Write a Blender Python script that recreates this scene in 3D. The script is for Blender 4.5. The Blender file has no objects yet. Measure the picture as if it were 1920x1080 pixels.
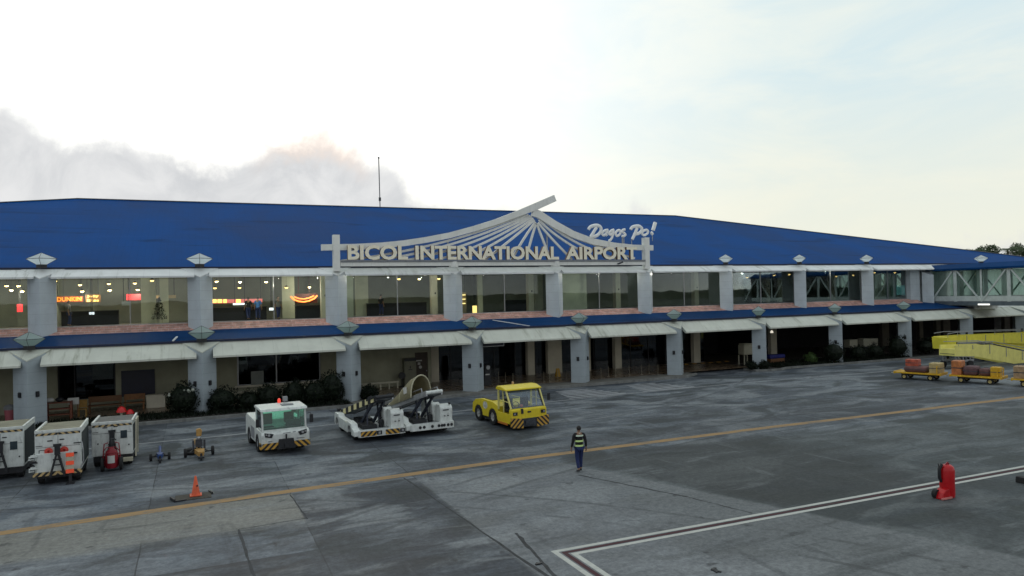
import bpy, bmesh, math, random
from mathutils import Vector, Matrix
R = math.radians
rnd = random.Random(7)
S = bpy.context.scene
C = S.collection

# ------------------------------------------------------------------ camera
CAM_H, FPX = 6.7, 1350.0
def cam_axes(yaw, pitch, roll):
    fw = Vector((math.sin(yaw)*math.cos(pitch), math.cos(yaw)*math.cos(pitch), math.sin(pitch)))
    r0 = Vector((math.cos(yaw), -math.sin(yaw), 0)); u0 = r0.cross(fw)
    c, s = math.cos(roll), math.sin(roll)
    return r0*c - u0*s, u0*c + r0*s, fw
CR, CU, CF = cam_axes(R(23.942), R(0.5487), R(1.3178))
cd = bpy.data.cameras.new('camera'); cam = bpy.data.objects.new('camera', cd); C.objects.link(cam)
cd.sensor_width = 36; cd.lens = FPX/1920*36; cd.clip_start = .1; cd.clip_end = 3000
m = Matrix((CR, CU, -CF)).transposed().to_4x4(); m.translation = (0, 0, CAM_H); cam.matrix_world = m
S.camera = cam
def ray(x, y): return CF + CR*((x-960)/FPX) + CU*((540-y)/FPX)
def at(x, y, Y):                      # photo point on the vertical plane at depth Y
    d = ray(x, y); return Vector((0, 0, CAM_H)) + d*(Y/d.y)
def on(x, y, z=0.0):                  # photo point on the level plane z
    d = ray(x, y); return Vector((0, 0, CAM_H)) + d*((z-CAM_H)/d.z)

# ------------------------------------------------------------------ light
S.view_settings.view_transform = 'Standard'; S.view_settings.look = 'None'
S.view_settings.exposure = 0.0; S.view_settings.gamma = 1.0; S.view_settings.use_curve_mapping = False
SUN_EL, SUN_AZ = R(15), R(9)          # azimuth measured from +Y towards +X
sd = bpy.data.lights.new('sun', 'SUN'); sun = bpy.data.objects.new('sun', sd); C.objects.link(sun)
sd.energy = 0.9; sd.angle = R(12); sd.color = (1, .9, .78)
sdir = Vector((math.sin(SUN_AZ)*math.cos(SUN_EL), math.cos(SUN_AZ)*math.cos(SUN_EL), math.sin(SUN_EL)))
sun.rotation_euler = sdir.to_track_quat('Z', 'Y').to_euler(); sun.location = (20, 120, 60)

W = bpy.data.worlds.new('World'); S.world = W; W.use_nodes = True
class NT:                              # tiny node helper
    def __init__(s, tree): s.t = tree; s.n = tree.nodes; s.l = tree.links
    def add(s, typ, **kw):
        n = s.n.new(typ)
        for k, v in kw.items():
            if k[0] == '_': n.inputs[int(k[1:])].default_value = v
            else: setattr(n, k, v)
        return n
    def put(s, a, b):
        s.l.new(a, b)
    def val(s, v, sock):
        if isinstance(v, (int, float)): sock.default_value = v
        elif isinstance(v, (tuple, list)): sock.default_value = tuple(v) if len(v) == 4 else tuple(v)+(1,)
        else: s.l.new(v, sock)
    def math(s, op, a, b=0.0, c=None, clamp=False):
        n = s.n.new('ShaderNodeMath'); n.operation = op; n.use_clamp = clamp
        s.val(a, n.inputs[0]); s.val(b, n.inputs[1])
        if c is not None: s.val(c, n.inputs[2])
        return n.outputs[0]
    def mix(s, f, a, b, typ='MIX'):
        n = s.n.new('ShaderNodeMix'); n.data_type = 'RGBA'; n.blend_type = typ
        s.val(f, n.inputs[0]); s.val(a, n.inputs[6]); s.val(b, n.inputs[7]); return n.outputs[2]
    def step(s, v, a, b):              # smooth 0..1 between a and b
        n = s.n.new('ShaderNodeMapRange'); n.interpolation_type = 'SMOOTHSTEP'
        s.val(v, n.inputs[0]); n.inputs[1].default_value = a; n.inputs[2].default_value = b
        return n.outputs[0]
    def noise(s, vec, scale, detail=5, rough=.55, dist=0.0):
        n = s.n.new('ShaderNodeTexNoise'); n.inputs['Scale'].default_value = scale
        n.inputs['Detail'].default_value = detail; n.inputs['Roughness'].default_value = rough
        n.inputs['Distortion'].default_value = dist
        if vec is not None: s.l.new(vec, n.inputs['Vector'])
        return n.outputs[0]
    def mapping(s, vec, scale=(1, 1, 1), loc=(0, 0, 0), rot=(0, 0, 0)):
        n = s.n.new('ShaderNodeMapping'); n.inputs['Scale'].default_value = scale
        n.inputs['Location'].default_value = loc; n.inputs['Rotation'].default_value = rot
        s.l.new(vec, n.inputs['Vector']); return n.outputs[0]

def build_world():
    t = NT(W.node_tree)
    bg = t.n['Background']
    sky = t.add('ShaderNodeTexSky', sky_type='NISHITA'); sky.sun_disc = False
    sky.sun_elevation = SUN_EL; sky.sun_rotation = SUN_AZ
    sky.air_density = 1.0; sky.dust_density = 2.0; sky.ozone_density = 1.0
    geo = t.add('ShaderNodeTexCoord'); d = geo.outputs['Generated']
    sp = t.add('ShaderNodeSeparateXYZ'); t.put(d, sp.inputs[0]); x, y, z = sp.outputs
    az = t.math('ARCTAN2', x, y); el = t.math('ARCSINE', z)
    # thin high veil over the whole sky, brightest towards the hidden sun
    dot = t.add('ShaderNodeVectorMath', operation='DOT_PRODUCT'); t.put(d, dot.inputs[0]); dot.inputs[1].default_value = sdir
    d2 = t.add('ShaderNodeVectorMath', operation='DOT_PRODUCT'); t.put(d, d2.inputs[0]); ga, ge = R(1.5), R(19); d2.inputs[1].default_value = (math.sin(ga)*math.cos(ge), math.cos(ga)*math.cos(ge), math.sin(ge))
    glow = t.math('POWER', t.math('MULTIPLY', t.math('SUBTRACT', d2.outputs['Value'], .70), 1/.30, clamp=True), 2.0)
    wide = t.step(dot.outputs['Value'], -.6, .9)
    wisp = t.noise(t.mapping(d, (2.2, 2.2, 7)), 1.6, 6, .6, .6)
    veil = t.mix(t.step(wisp, .35, .7), (6.0, 7.25, 7.6), (7.4, 7.95, 7.5))
    veil = t.mix(wide, (5.4, 5.85, 6.4), veil)
    low = t.math('SUBTRACT', 1.0, t.step(el, .02, .30))
    veil = t.mix(t.math('MULTIPLY', low, .75), veil, (8.35, 8.0, 6.4))
    veil = t.mix(glow, veil, (11.2, 11.1, 10.7))
    base = t.mix(.94, t.mix(1.0, sky.outputs[0], (.15, .15, .15), 'MULTIPLY'), veil)
    # bank of cumulus low in front: its top outline by azimuth
    rmp = t.add('ShaderNodeValToRGB'); cr = rmp.color_ramp; cr.interpolation = 'LINEAR'
    pts = [(-70, 12), (-40, 15), (-20, 15.5), (-11.3, 13.2), (-9.6, 11.9), (-8.1, 11.2), (-5.3, 11.7), (-1.9, 10.8), (3.1, 10.3), (4.6, 11.6), (6.5, 12.6), (10.1, 12.7), (12.8, 10.9),
           (14.9, 9.9), (16.3, 8.3), (19, 7.6), (21.5, 6.9), (25.8, 6.3), (32.7, 6.3), (33.8, 7.0), (34.8, 6.7), (35.4, 5.8), (50, 3)]
    f = lambda a: (a+80)/180
    cr.elements[0].position = 0; cr.elements[1].position = 1
    cr.elements[0].color = (.6, .6, .6, 1); cr.elements[1].color = (.15, .15, .15, 1)
    for a, h in pts:
        e = cr.elements.new(f(a)); v = h/20; e.color = (v, v, v, 1)
    t.put(t.math('DIVIDE', t.math('ADD', t.math('MULTIPLY', az, 180/math.pi), 80), 180), rmp.inputs[0])
    top = t.math('MULTIPLY', rmp.outputs[0], 20*math.pi/180)
    n1 = t.noise(d, 11, 8, .62, .5); n2 = t.noise(d, 34, 5, .65)
    wob = t.math('ADD', t.math('MULTIPLY', t.math('SUBTRACT', n1, .5), .085), t.math('MULTIPLY', t.math('SUBTRACT', n2, .5), .035))
    depth = t.math('SUBTRACT', t.math('ADD', top, wob), el)
    front = t.step(z, -.02, .02)
    mask = t.math('MULTIPLY', t.step(depth, -.010, .026), front)
    cl = t.mix(t.step(n1, .3, .7), (4.9, 5.05, 5.25), (6.6, 6.65, 6.7))
    cl = t.mix(t.math('MULTIPLY', t.math('SUBTRACT', 1.0, t.step(depth, .0, .05)), t.math('MULTIPLY', t.step(az, .06, .13), t.step(az, .24, .19))), cl, (8.1, 6.8, 5.9))
    cl = t.mix(t.math('MULTIPLY', t.math('SUBTRACT', 1.0, t.step(el, .10, .17)), .35), cl, (7.2, 7.2, 7.2))
    base = t.mix(t.math('MULTIPLY', mask, .97), base, cl)
    t.put(base, bg.inputs[0]); bg.inputs[1].default_value = .12
build_world()

# ------------------------------------------------------------------ materials
MATS = {}
def mat(name, col, rough=.6, var=.12, scale=3.0, metal=0.0, spec=.4, dirt=0.0, bump=0.0, stretch=(1, 1, 1), emit=None, trans=False):
    if name in MATS: return MATS[name]
    M = bpy.data.materials.new(name); M.use_nodes = True; t = NT(M.node_tree); b = t.n['Principled BSDF']
    co = t.add('ShaderNodeTexCoord').outputs['Object']
    n = t.noise(t.mapping(co, stretch), scale, 6, .6)
    lo = tuple(c*(1-var) for c in col); hi = tuple(min(1, c*(1+var)) for c in col)
    c = t.mix(t.step(n, .3, .7), lo, hi)
    if dirt:
        n2 = t.noise(t.mapping(co, (stretch[0]*1.3, stretch[1]*1.3, stretch[2]*.35)), scale*1.7, 7, .65)
        c = t.mix(t.math('MULTIPLY', t.step(n2, .5, .75), dirt), c, tuple(x*.35+.01 for x in col))
    t.put(c, b.inputs['Base Color'])
    b.inputs['Roughness'].default_value = rough; b.inputs['Metallic'].default_value = metal
    b.inputs['Specular IOR Level'].default_value = spec
    t.put(t.math('ADD', t.math('MULTIPLY', n, .25), rough-.12), b.inputs['Roughness'])
    if bump:
        bp = t.add('ShaderNodeBump'); bp.inputs['Strength'].default_value = bump; bp.inputs['Distance'].default_value = .02
        t.put(n, bp.inputs['Height']); t.put(bp.outputs[0], b.inputs['Normal'])
    if emit:
        b.inputs['Emission Color'].default_value = tuple(emit[:3])+(1,); b.inputs['Emission Strength'].default_value = emit[3]
    MATS[name] = M; return M

def glass(name, tint, refl=1.0, rough=.02):
    M = bpy.data.materials.new(name); M.use_nodes = True; t = NT(M.node_tree)
    for n in list(t.n):
        if n.type != 'OUTPUT_MATERIAL': t.n.remove(n)
    out = t.n['Material Output']
    tr = t.add('ShaderNodeBsdfTransparent'); tr.inputs[0].default_value = tint+(1,)
    gl = t.add('ShaderNodeBsdfGlossy'); gl.inputs['Roughness'].default_value = rough; gl.inputs[0].default_value = (.92, .97, 1, 1)
    fr = t.add('ShaderNodeFresnel'); fr.inputs[0].default_value = 1.5
    co = t.add('ShaderNodeTexCoord').outputs['Object']
    bp = t.add('ShaderNodeBump'); bp.inputs['Strength'].default_value = .05; bp.inputs['Distance'].default_value = .05
    t.put(t.noise(co, .5, 2), bp.inputs['Height']); t.put(bp.outputs[0], gl.inputs['Normal'])
    ms = t.add('ShaderNodeMixShader'); t.put(t.math('MULTIPLY', fr.outputs[0], refl, clamp=True), ms.inputs[0])
    t.put(tr.outputs[0], ms.inputs[1]); t.put(gl.outputs[0], ms.inputs[2]); t.put(ms.outputs[0], out.inputs[0])
    MATS[name] = M; return M

def apron_mat():
    M = bpy.data.materials.new('apron_concrete'); M.use_nodes = True; t = NT(M.node_tree); b = t.n['Principled BSDF']
    co = t.add('ShaderNodeTexCoord').outputs['Object']
    sp = t.add('ShaderNodeSeparateXYZ'); t.put(co, sp.inputs[0]); X, Y = sp.outputs[0], sp.outputs[1]
    big = t.noise(t.mapping(co, (.5, 1, 1), (3, 7, 0)), .16, 6, .6, .5)
    mid = t.noise(t.mapping(co, (.45, 1.3, 1), (11, 2, 0), (0, 0, R(6))), .75, 8, .68, .6)
    strk = t.noise(t.mapping(co, (.22, 1.25, 1), (1, 4, 0), (0, 0, R(8))), .75, 5, .6, .5)
    strk2 = t.noise(t.mapping(co, (1.2, .25, 1), (5, 1, 0), (0, 0, R(-22))), .7, 5, .6, .5)
    blot = t.noise(t.mapping(co, (.55, 1, 1), (21, 3, 0)), .42, 5, .55, .8)
    fine = t.noise(co, 14, 5, .7)
    c = t.mix(t.step(big, .34, .66), (.070, .083, .100), (.125, .139, .154))
    # paving bays cast at different times
    br = t.add('ShaderNodeTexBrick'); br.offset = .0; br.inputs['Scale'].default_value = 1
    br.inputs['Brick Width'].default_value = 4.42; br.inputs['Row Height'].default_value = 6.1
    br.inputs['Mortar Size'].default_value = .022; br.inputs['Mortar Smooth'].default_value = .3; br.inputs['Bias'].default_value = 0
    br.inputs['Color1'].default_value = (.62, .62, .63, 1); br.inputs['Color2'].default_value = (1.35, 1.35, 1.33, 1); br.inputs['Mortar'].default_value = (.45, .45, .45, 1)
    wv = t.add('ShaderNodeVectorMath', operation='ADD'); nn = t.add('ShaderNodeTexNoise'); nn.inputs['Scale'].default_value = .8; t.put(co, nn.inputs['Vector'])
    sc = t.add('ShaderNodeVectorMath', operation='SCALE'); t.put(nn.outputs['Color'], sc.inputs[0]); sc.inputs['Scale'].default_value = .08
    t.put(t.mapping(co, (1, 1, 1), (1.38, 4.5, 0)), wv.inputs[0]); t.put(sc.outputs[0], wv.inputs[1]); t.put(wv.outputs[0], br.inputs['Vector'])
    c = t.mix(1.0, c, br.outputs['Color'], 'MULTIPLY')
    c = t.mix(t.step(mid, .36, .68), t.mix(1.0, c, (.52, .53, .56), 'MULTIPLY'), t.mix(1.0, c, (1.42, 1.41, 1.38), 'MULTIPLY'))
    c = t.mix(t.math('MULTIPLY', t.step(blot, .51, .64), .7), c, (.21, .228, .238))
    c = t.mix(t.math('MULTIPLY', t.step(blot, .48, .36), .8), c, (.036, .042, .044))
    # pale slab left of centre, below the yellow line
    wob = t.math('MULTIPLY', t.math('SUBTRACT', mid, .5), 2.2)
    mx = t.math('MULTIPLY', t.step(X, 3.06, 2.98), t.math('MULTIPLY', t.step(t.math('ADD', Y, wob), 22.2, 23.0), t.step(Y, 25.95, 25.9)))
    c = t.mix(t.math('MULTIPLY', mx, .8), c, (.185, .185, .165))
    # old oily area on the right
    dk = t.math('MULTIPLY', t.step(t.math('ADD', X, t.math('MULTIPLY', wob, 1.6)), 11, 15), t.step(t.math('ADD', Y, t.math('MULTIPLY', wob, 1.5)), 26.5, 24))
    c = t.mix(t.math('MULTIPLY', dk, .58), c, (.042, .050, .047))
    # one darker bay right of the walker, one paler bay left of the corner marking
    sl = t.math('MULTIPLY', t.math('MULTIPLY', t.step(t.math('ADD', X, t.math('MULTIPLY', Y, .36)), 22.6, 22.9), t.step(X, 24.5, 23)), t.math('MULTIPLY', t.step(Y, 16.9, 17.1), t.step(t.math('ADD', Y, wob), 26.6, 25.6)))
    c = t.mix(t.math('MULTIPLY', sl, .42), c, (.030, .032, .032))
    pl = t.math('MULTIPLY', t.math('MULTIPLY', t.step(X, 7.3, 7.5), t.step(t.math('ADD', X, t.math('MULTIPLY', Y, .36)), 22.6, 22.3)), t.step(t.math('ADD', Y, wob), 26.0, 24.8))
    c = t.mix(t.math('MULTIPLY', pl, .48), c, (.20, .21, .215))
    dk2 = t.math('MULTIPLY', t.step(t.math('ADD', X, wob), 9.0, 11.0), t.math('MULTIPLY', t.step(t.math('ADD', Y, wob), 30.5, 29.2), t.step(t.math('ADD', Y, wob), 26.8, 27.6)))
    c = t.mix(t.math('MULTIPLY', dk2, .35), c, (.05, .055, .062))
    # scrubbed, wiped and rubber-marked streaks
    c = t.mix(t.math('MULTIPLY', t.step(strk, .56, .70), .35), c, (.22, .236, .245))
    c = t.mix(t.math('MULTIPLY', t.step(strk, .44, .32), .45), c, (.032, .036, .038))
    c = t.mix(t.math('MULTIPLY', t.step(strk2, .58, .72), .3), c, (.19, .205, .212))
    c = t.mix(t.math('MULTIPLY', t.step(strk2, .42, .30), .4), c, (.028, .031, .036))
    spots = t.noise(co, 1.7, 3, .5)
    c = t.mix(t.math('MULTIPLY', t.step(spots, .64, .72), .6), c, (.032, .033, .036))
    grit = t.noise(co, 5.5, 7, .75)
    c = t.mix(1.0, c, t.mix(t.step(grit, .3, .7), (.72, .72, .73), (1.24, 1.24, 1.23)), 'MULTIPLY')
    # tyre tracks curving along the stand road
    for (ox, oy, rr, w_) in ((10, 75, 43.0, .16), (10, 75, 41.4, .16), (30, -25, 52.2, .14), (30, -25, 54.0, .14), (-12, 0, 31.0, .13), (-12, 0, 29.4, .13)):
        dx = t.math('SUBTRACT', X, ox); dy = t.math('SUBTRACT', Y, oy)
        rad = t.math('SQRT', t.math('ADD', t.math('MULTIPLY', dx, dx), t.math('MULTIPLY', dy, dy)))
        k = t.step(t.math('ABSOLUTE', t.math('SUBTRACT', t.math('ADD', rad, t.math('MULTIPLY', mid, .25)), rr)), w_, w_*.4)
        c = t.mix(t.math('MULTIPLY', t.math('MULTIPLY', k, t.step(blot, .40, .56)), .42), c, (.030, .032, .034))
    c = t.mix(1.0, c, t.mix(t.step(fine, .3, .7), (.86, .86, .86), (1.12, 1.12, 1.12)), 'MULTIPLY')
    t.put(c, b.inputs['Base Color'])
    t.put(t.math('ADD', .5, t.math('MULTIPLY', mid, .4)), b.inputs['Roughness'])
    b.inputs['Specular IOR Level'].default_value = .2
    bp = t.add('ShaderNodeBump'); bp.inputs['Strength'].default_value = .25; bp.inputs['Distance'].default_value = .01
    t.put(fine, bp.inputs['Height']); t.put(bp.outputs[0], b.inputs['Normal'])
    return M

def worn_paint(name, col, under=(.07, .075, .08), wear=.5):
    M = bpy.data.materials.new(name); M.use_nodes = True; t = NT(M.node_tree); b = t.n['Principled BSDF']
    co = t.add('ShaderNodeTexCoord').outputs['Object']
    n = t.noise(t.mapping(co, (.5, 1.6, 1)), 1.6, 8, .7, .3); n2 = t.noise(co, 9, 5, .7)
    k = t.math('MULTIPLY', t.step(t.math('ADD', t.math('MULTIPLY', n, .65), t.math('MULTIPLY', n2, .35)), .47, .66), wear*1.4, clamp=True)
    c = t.mix(t.step(n2, .3, .7), tuple(x*.8 for x in col), col)
    t.put(t.mix(k, c, under), b.inputs['Base Color']); b.inputs['Roughness'].default_value = .7; b.inputs['Specular IOR Level'].default_value = .25
    MATS[name] = M; return M

def roof_mat(name, col):
    M = bpy.data.materials.new(name); M.use_nodes = True; t = NT(M.node_tree); b = t.n['Principled BSDF']
    co = t.add('ShaderNodeTexCoord').outputs['Object']
    sp = t.add('ShaderNodeSeparateXYZ'); t.put(co, sp.inputs[0])
    big = t.noise(t.mapping(co, (.6, .25, 1)), .25, 5, .6, .4)
    st = t.noise(t.mapping(co, (.12, .8, .8), (3, 0, 0)), .8, 6, .6, .5)
    rib = t.math('FRACT', t.math('MULTIPLY', sp.outputs[0], 1/.45))
    ribm = t.step(t.math('ABSOLUTE', t.math('SUBTRACT', rib, .5)), .42, .5)
    tl = t.math('FRACT', t.math('MULTIPLY', sp.outputs[1], 1/.9))
    tlm = t.step(t.math('ABSOLUTE', t.math('SUBTRACT', tl, .5)), .43, .5)
    c = t.mix(t.step(big, .3, .7), tuple(x*.78 for x in col), tuple(x*1.18 for x in col))
    c = t.mix(t.math('MULTIPLY', t.step(st, .57, .68), .5), c, tuple(x*.35 for x in col))
    c = t.mix(t.math('MULTIPLY', t.step(st, .40, .30), .35), c, tuple(min(1, x*1.25+.006) for x in col))
    c = t.mix(t.math('MULTIPLY', ribm, .10), c, tuple(x*.5 for x in col))
    c = t.mix(t.math('MULTIPLY', tlm, .06), c, tuple(x*.5 for x in col))
    t.put(c, b.inputs['Base Color']); b.inputs['Specular IOR Level'].default_value = .06
    t.put(t.math('ADD', .55, t.math('MULTIPLY', big, .3)), b.inputs['Roughness'])
    bp = t.add('ShaderNodeBump'); bp.inputs['Strength'].default_value = .15; bp.inputs['Distance'].default_value = .03
    t.put(ribm, bp.inputs['Height']); t.put(bp.outputs[0], b.inputs['Normal'])
    MATS[name] = M; return M

def panel_mat(name, col, jx=1.45, jz=0.0, dirt=.35, off=0.0, rough=.55, stain=(.20, .21, .15)):
    # cladding with thin joints every jx metres along the facade and jz metres in height, and run-off stains
    M = bpy.data.materials.new(name); M.use_nodes = True; t = NT(M.node_tree); b = t.n['Principled BSDF']
    co = t.add('ShaderNodeTexCoord').outputs['Object']
    sp = t.add('ShaderNodeSeparateXYZ'); t.put(co, sp.inputs[0])
    n = t.noise(co, 1.1, 6, .6)
    c = t.mix(t.step(n, .3, .7), tuple(x*.88 for x in col), col)
    run = t.noise(t.mapping(co, (1.6, .25, .25), (0, 0, 0), (0, R(25), 0)), 1.5, 6, .65, .3)
    zone = t.noise(co, .18, 2, .5)
    c = t.mix(t.math('MULTIPLY', t.math('MULTIPLY', t.step(run, .5, .72), t.step(zone, .42, .62)), dirt), c, stain)
    def joint(v, step, w):
        fr = t.math('FRACT', t.math('ADD', t.math('MULTIPLY', v, 1/step), off))
        return t.step(t.math('ABSOLUTE', t.math('SUBTRACT', fr, .5)), .5-w/step, .5)
    c = t.mix(t.math('MULTIPLY', joint(sp.outputs[0], jx, .02), .28 if jx < 50 else 0), c, tuple(x*.4 for x in col))
    if jz: c = t.mix(t.math('MULTIPLY', joint(sp.outputs[2], jz, .018), .4), c, tuple(x*.4 for x in col))
    t.put(c, b.inputs['Base Color']); b.inputs['Roughness'].default_value = rough; b.inputs['Specular IOR Level'].default_value = .35
    MATS[name] = M; return M

def tile_mat(name, c1, c2, mortar, w, h, rough=.6, axis='xz'):
    M = bpy.data.materials.new(name); M.use_nodes = True; t = NT(M.node_tree); b = t.n['Principled BSDF']
    co = t.add('ShaderNodeTexCoord').outputs['Object']
    v = co
    if axis == 'xz':
        sp = t.add('ShaderNodeSeparateXYZ'); t.put(co, sp.inputs[0]); cb = t.add('ShaderNodeCombineXYZ')
        t.put(sp.outputs[0], cb.inputs[0]); t.put(sp.outputs[2], cb.inputs[1]); v = cb.outputs[0]
    br = t.add('ShaderNodeTexBrick'); t.put(v, br.inputs['Vector']); br.inputs['Scale'].default_value = 1
    br.inputs['Brick Width'].default_value = w; br.inputs['Row Height'].default_value = h; br.inputs['Mortar Size'].default_value = .012
    br.inputs['Color1'].default_value = c1+(1,); br.inputs['Color2'].default_value = c2+(1,); br.inputs['Mortar'].default_value = mortar+(1,)
    n = t.noise(co, 2.5, 6, .65)
    t.put(t.mix(t.step(n, .35, .7), t.mix(1.0, br.outputs[0], (.6, .6, .6), 'MULTIPLY'), br.outputs[0]), b.inputs['Base Color'])
    b.inputs['Roughness'].default_value = rough; b.inputs['Specular IOR Level'].default_value = .3
    MATS[name] = M; return M

def stripe_mat(name, c1, c2, period=.28, slope=1.0, axes=(0, 2), wear=.2):
    M = bpy.data.materials.new(name); M.use_nodes = True; t = NT(M.node_tree); b = t.n['Principled BSDF']
    co = t.add('ShaderNodeTexCoord').outputs['Object']; sp = t.add('ShaderNodeSeparateXYZ'); t.put(co, sp.inputs[0])
    u = sp.outputs[axes[0]]
    if slope and axes[0] == 0: u = t.math('ABSOLUTE', u)
    v = t.math('ADD', u, t.math('MULTIPLY', sp.outputs[axes[1]], slope))
    k = t.math('LESS_THAN', t.math('FRACT', t.math('MULTIPLY', v, 1/period)), .5)
    n = t.noise(co, 7, 5, .7)
    c = t.mix(k, c1, c2); c = t.mix(t.math('MULTIPLY', t.step(n, .55, .75), wear), c, (.1, .09, .08))
    t.put(c, b.inputs['Base Color']); b.inputs['Roughness'].default_value = .5
    MATS[name] = M; return M

def leaf_mat(name, a, bcol):
    M = bpy.data.materials.new(name); M.use_nodes = True; t = NT(M.node_tree); b = t.n['Principled BSDF']
    co = t.add('ShaderNodeTexCoord').outputs['Object']
    n = t.noise(co, 4, 3, .6)
    t.put(t.mix(t.step(n, .3, .7), a, bcol), b.inputs['Base Color']); b.inputs['Roughness'].default_value = .6; b.inputs['Specular IOR Level'].default_value = .2
    MATS[name] = M; return M

WHITE_PAINT = mat('white_vehicle_paint', (.60, .63, .60), .4, .10, 4, dirt=.6)
YELLOW_PAINT = mat('yellow_vehicle_paint', (.66, .52, .02), .38, .06, 4, dirt=.25)
RUBBER = mat('black_rubber', (.014, .014, .015), .8, .2, 8)
BLACK = mat('black_metal', (.016, .017, .02), .5, .25, 6)
DARKSTEEL = mat('dark_steel', (.05, .055, .065), .45, .25, 6, metal=.3, dirt=.3)
STEEL = mat('galvanised_steel', (.34, .35, .36), .42, .15, 8, metal=.6)
GREYP = mat('grey_paint', (.22, .23, .24), .5, .12, 5)
RED = mat('red_paint', (.5, .012, .014), .3, .1, 5)
DRED = mat('dark_red_paint', (.22, .012, .02), .4, .15, 5)
ORANGE = mat('orange_plastic', (.62, .10, .035), .5, .15, 6, dirt=.25)
CHEV = stripe_mat('hazard_stripes', (.012, .012, .012, 1), (.50, .28, .04, 1), .26, 1.0)
CHEVW = stripe_mat('small_hazard_stripes', (.012, .012, .012, 1), (.5, .36, .16, 1), .22, 1.0)
CAB_GLASS = glass('cab_glass', (.66, .90, .82), 1.0)
CAB_GLASS_CLEAR = glass('clear_cab_glass', (.86, .90, .92), .9)
HALL_GLASS = glass('hall_window_glass', (.92, .97, .94), .85, .01)
GROUND_GLASS = glass('ground_floor_glass', (.22, .25, .30), .9, .01)
BRIDGE_GLASS = glass('bridge_glass', (.88, .95, .91), 1.0, .02)
ROOF = roof_mat('blue_roof_sheet', (.0015, .053, .205))
LROOF = roof_mat('blue_lower_roof_sheet', (.003, .038, .13))
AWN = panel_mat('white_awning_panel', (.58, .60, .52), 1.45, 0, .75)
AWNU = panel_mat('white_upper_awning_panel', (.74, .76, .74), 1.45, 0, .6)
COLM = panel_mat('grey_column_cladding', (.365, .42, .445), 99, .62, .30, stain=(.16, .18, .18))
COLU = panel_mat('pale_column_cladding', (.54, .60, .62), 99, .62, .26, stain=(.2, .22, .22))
SIGNW = panel_mat('sign_white_paint', (.86, .87, .81), 1.3, 0, .25)
BEIGE = mat('beige_plaster', (.31, .31, .225), .8, .12, .8, dirt=.15)
BEIGE2 = mat('cream_plaster', (.60, .56, .44), .8, .1, .8, dirt=.1)
HALLWALL = mat('hall_plaster', (.20, .21, .17), .8, .15, .5)
HALLCEIL = mat('hall_ceiling', (.38, .37, .32), .9, .15, .3)
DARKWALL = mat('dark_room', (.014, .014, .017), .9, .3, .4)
SILL = tile_mat('terracotta_tiles', (.66, .34, .27), (.46, .25, .21), (.62, .50, .45), .42, .13)
FLOORT = mat('brown_polished_floor', (.19, .135, .085), .28, .25, 1.2, spec=.5)
WALK = mat('pale_walkway_concrete', (.15, .145, .125), .75, .2, .9, dirt=.3)
KERB = mat('kerb_concrete', (.17, .175, .165), .8, .25, 1.5, dirt=.5)
WOOD = mat('brown_wood', (.14, .065, .025), .6, .25, 6, stretch=(1, 6, 6))
SOIL = mat('dark_soil', (.018, .016, .013), .9, .3, 3)
CREAM = mat('cream_plastic', (.42, .40, .30), .5, .1, 4)
def acrylic(name, col, k):
    M = mat(name, col, .4, .08, 3); t = NT(M.node_tree); b = t.n['Principled BSDF']; out = t.n['Material Output']
    tr = t.add('ShaderNodeBsdfTranslucent'); tr.inputs[0].default_value = tuple(col)+(1,)
    ms = t.add('ShaderNodeMixShader'); ms.inputs[0].default_value = k
    t.put(b.outputs[0], ms.inputs[1]); t.put(tr.outputs[0], ms.inputs[2]); t.put(ms.outputs[0], out.inputs[0]); return M
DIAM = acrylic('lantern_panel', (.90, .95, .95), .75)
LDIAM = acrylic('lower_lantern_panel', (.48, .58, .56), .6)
LAMPB = mat('warm_lamp', (1, .85, .5), .5, 0, emit=(1, .62, .20, 3.2))
LAMPW = mat('white_lamp', (1, 1, .95), .5, 0, emit=(1, .93, .76, .75))
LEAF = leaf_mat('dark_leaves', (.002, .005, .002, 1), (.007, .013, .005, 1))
LEAF2 = leaf_mat('green_leaves', (.03, .06, .018, 1), (.065, .11, .03, 1))
PALM = leaf_mat('palm_leaves', (.045, .075, .035, 1), (.10, .13, .06, 1))
BARK = mat('bark', (.08, .065, .05), .9, .3, 5)

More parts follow.
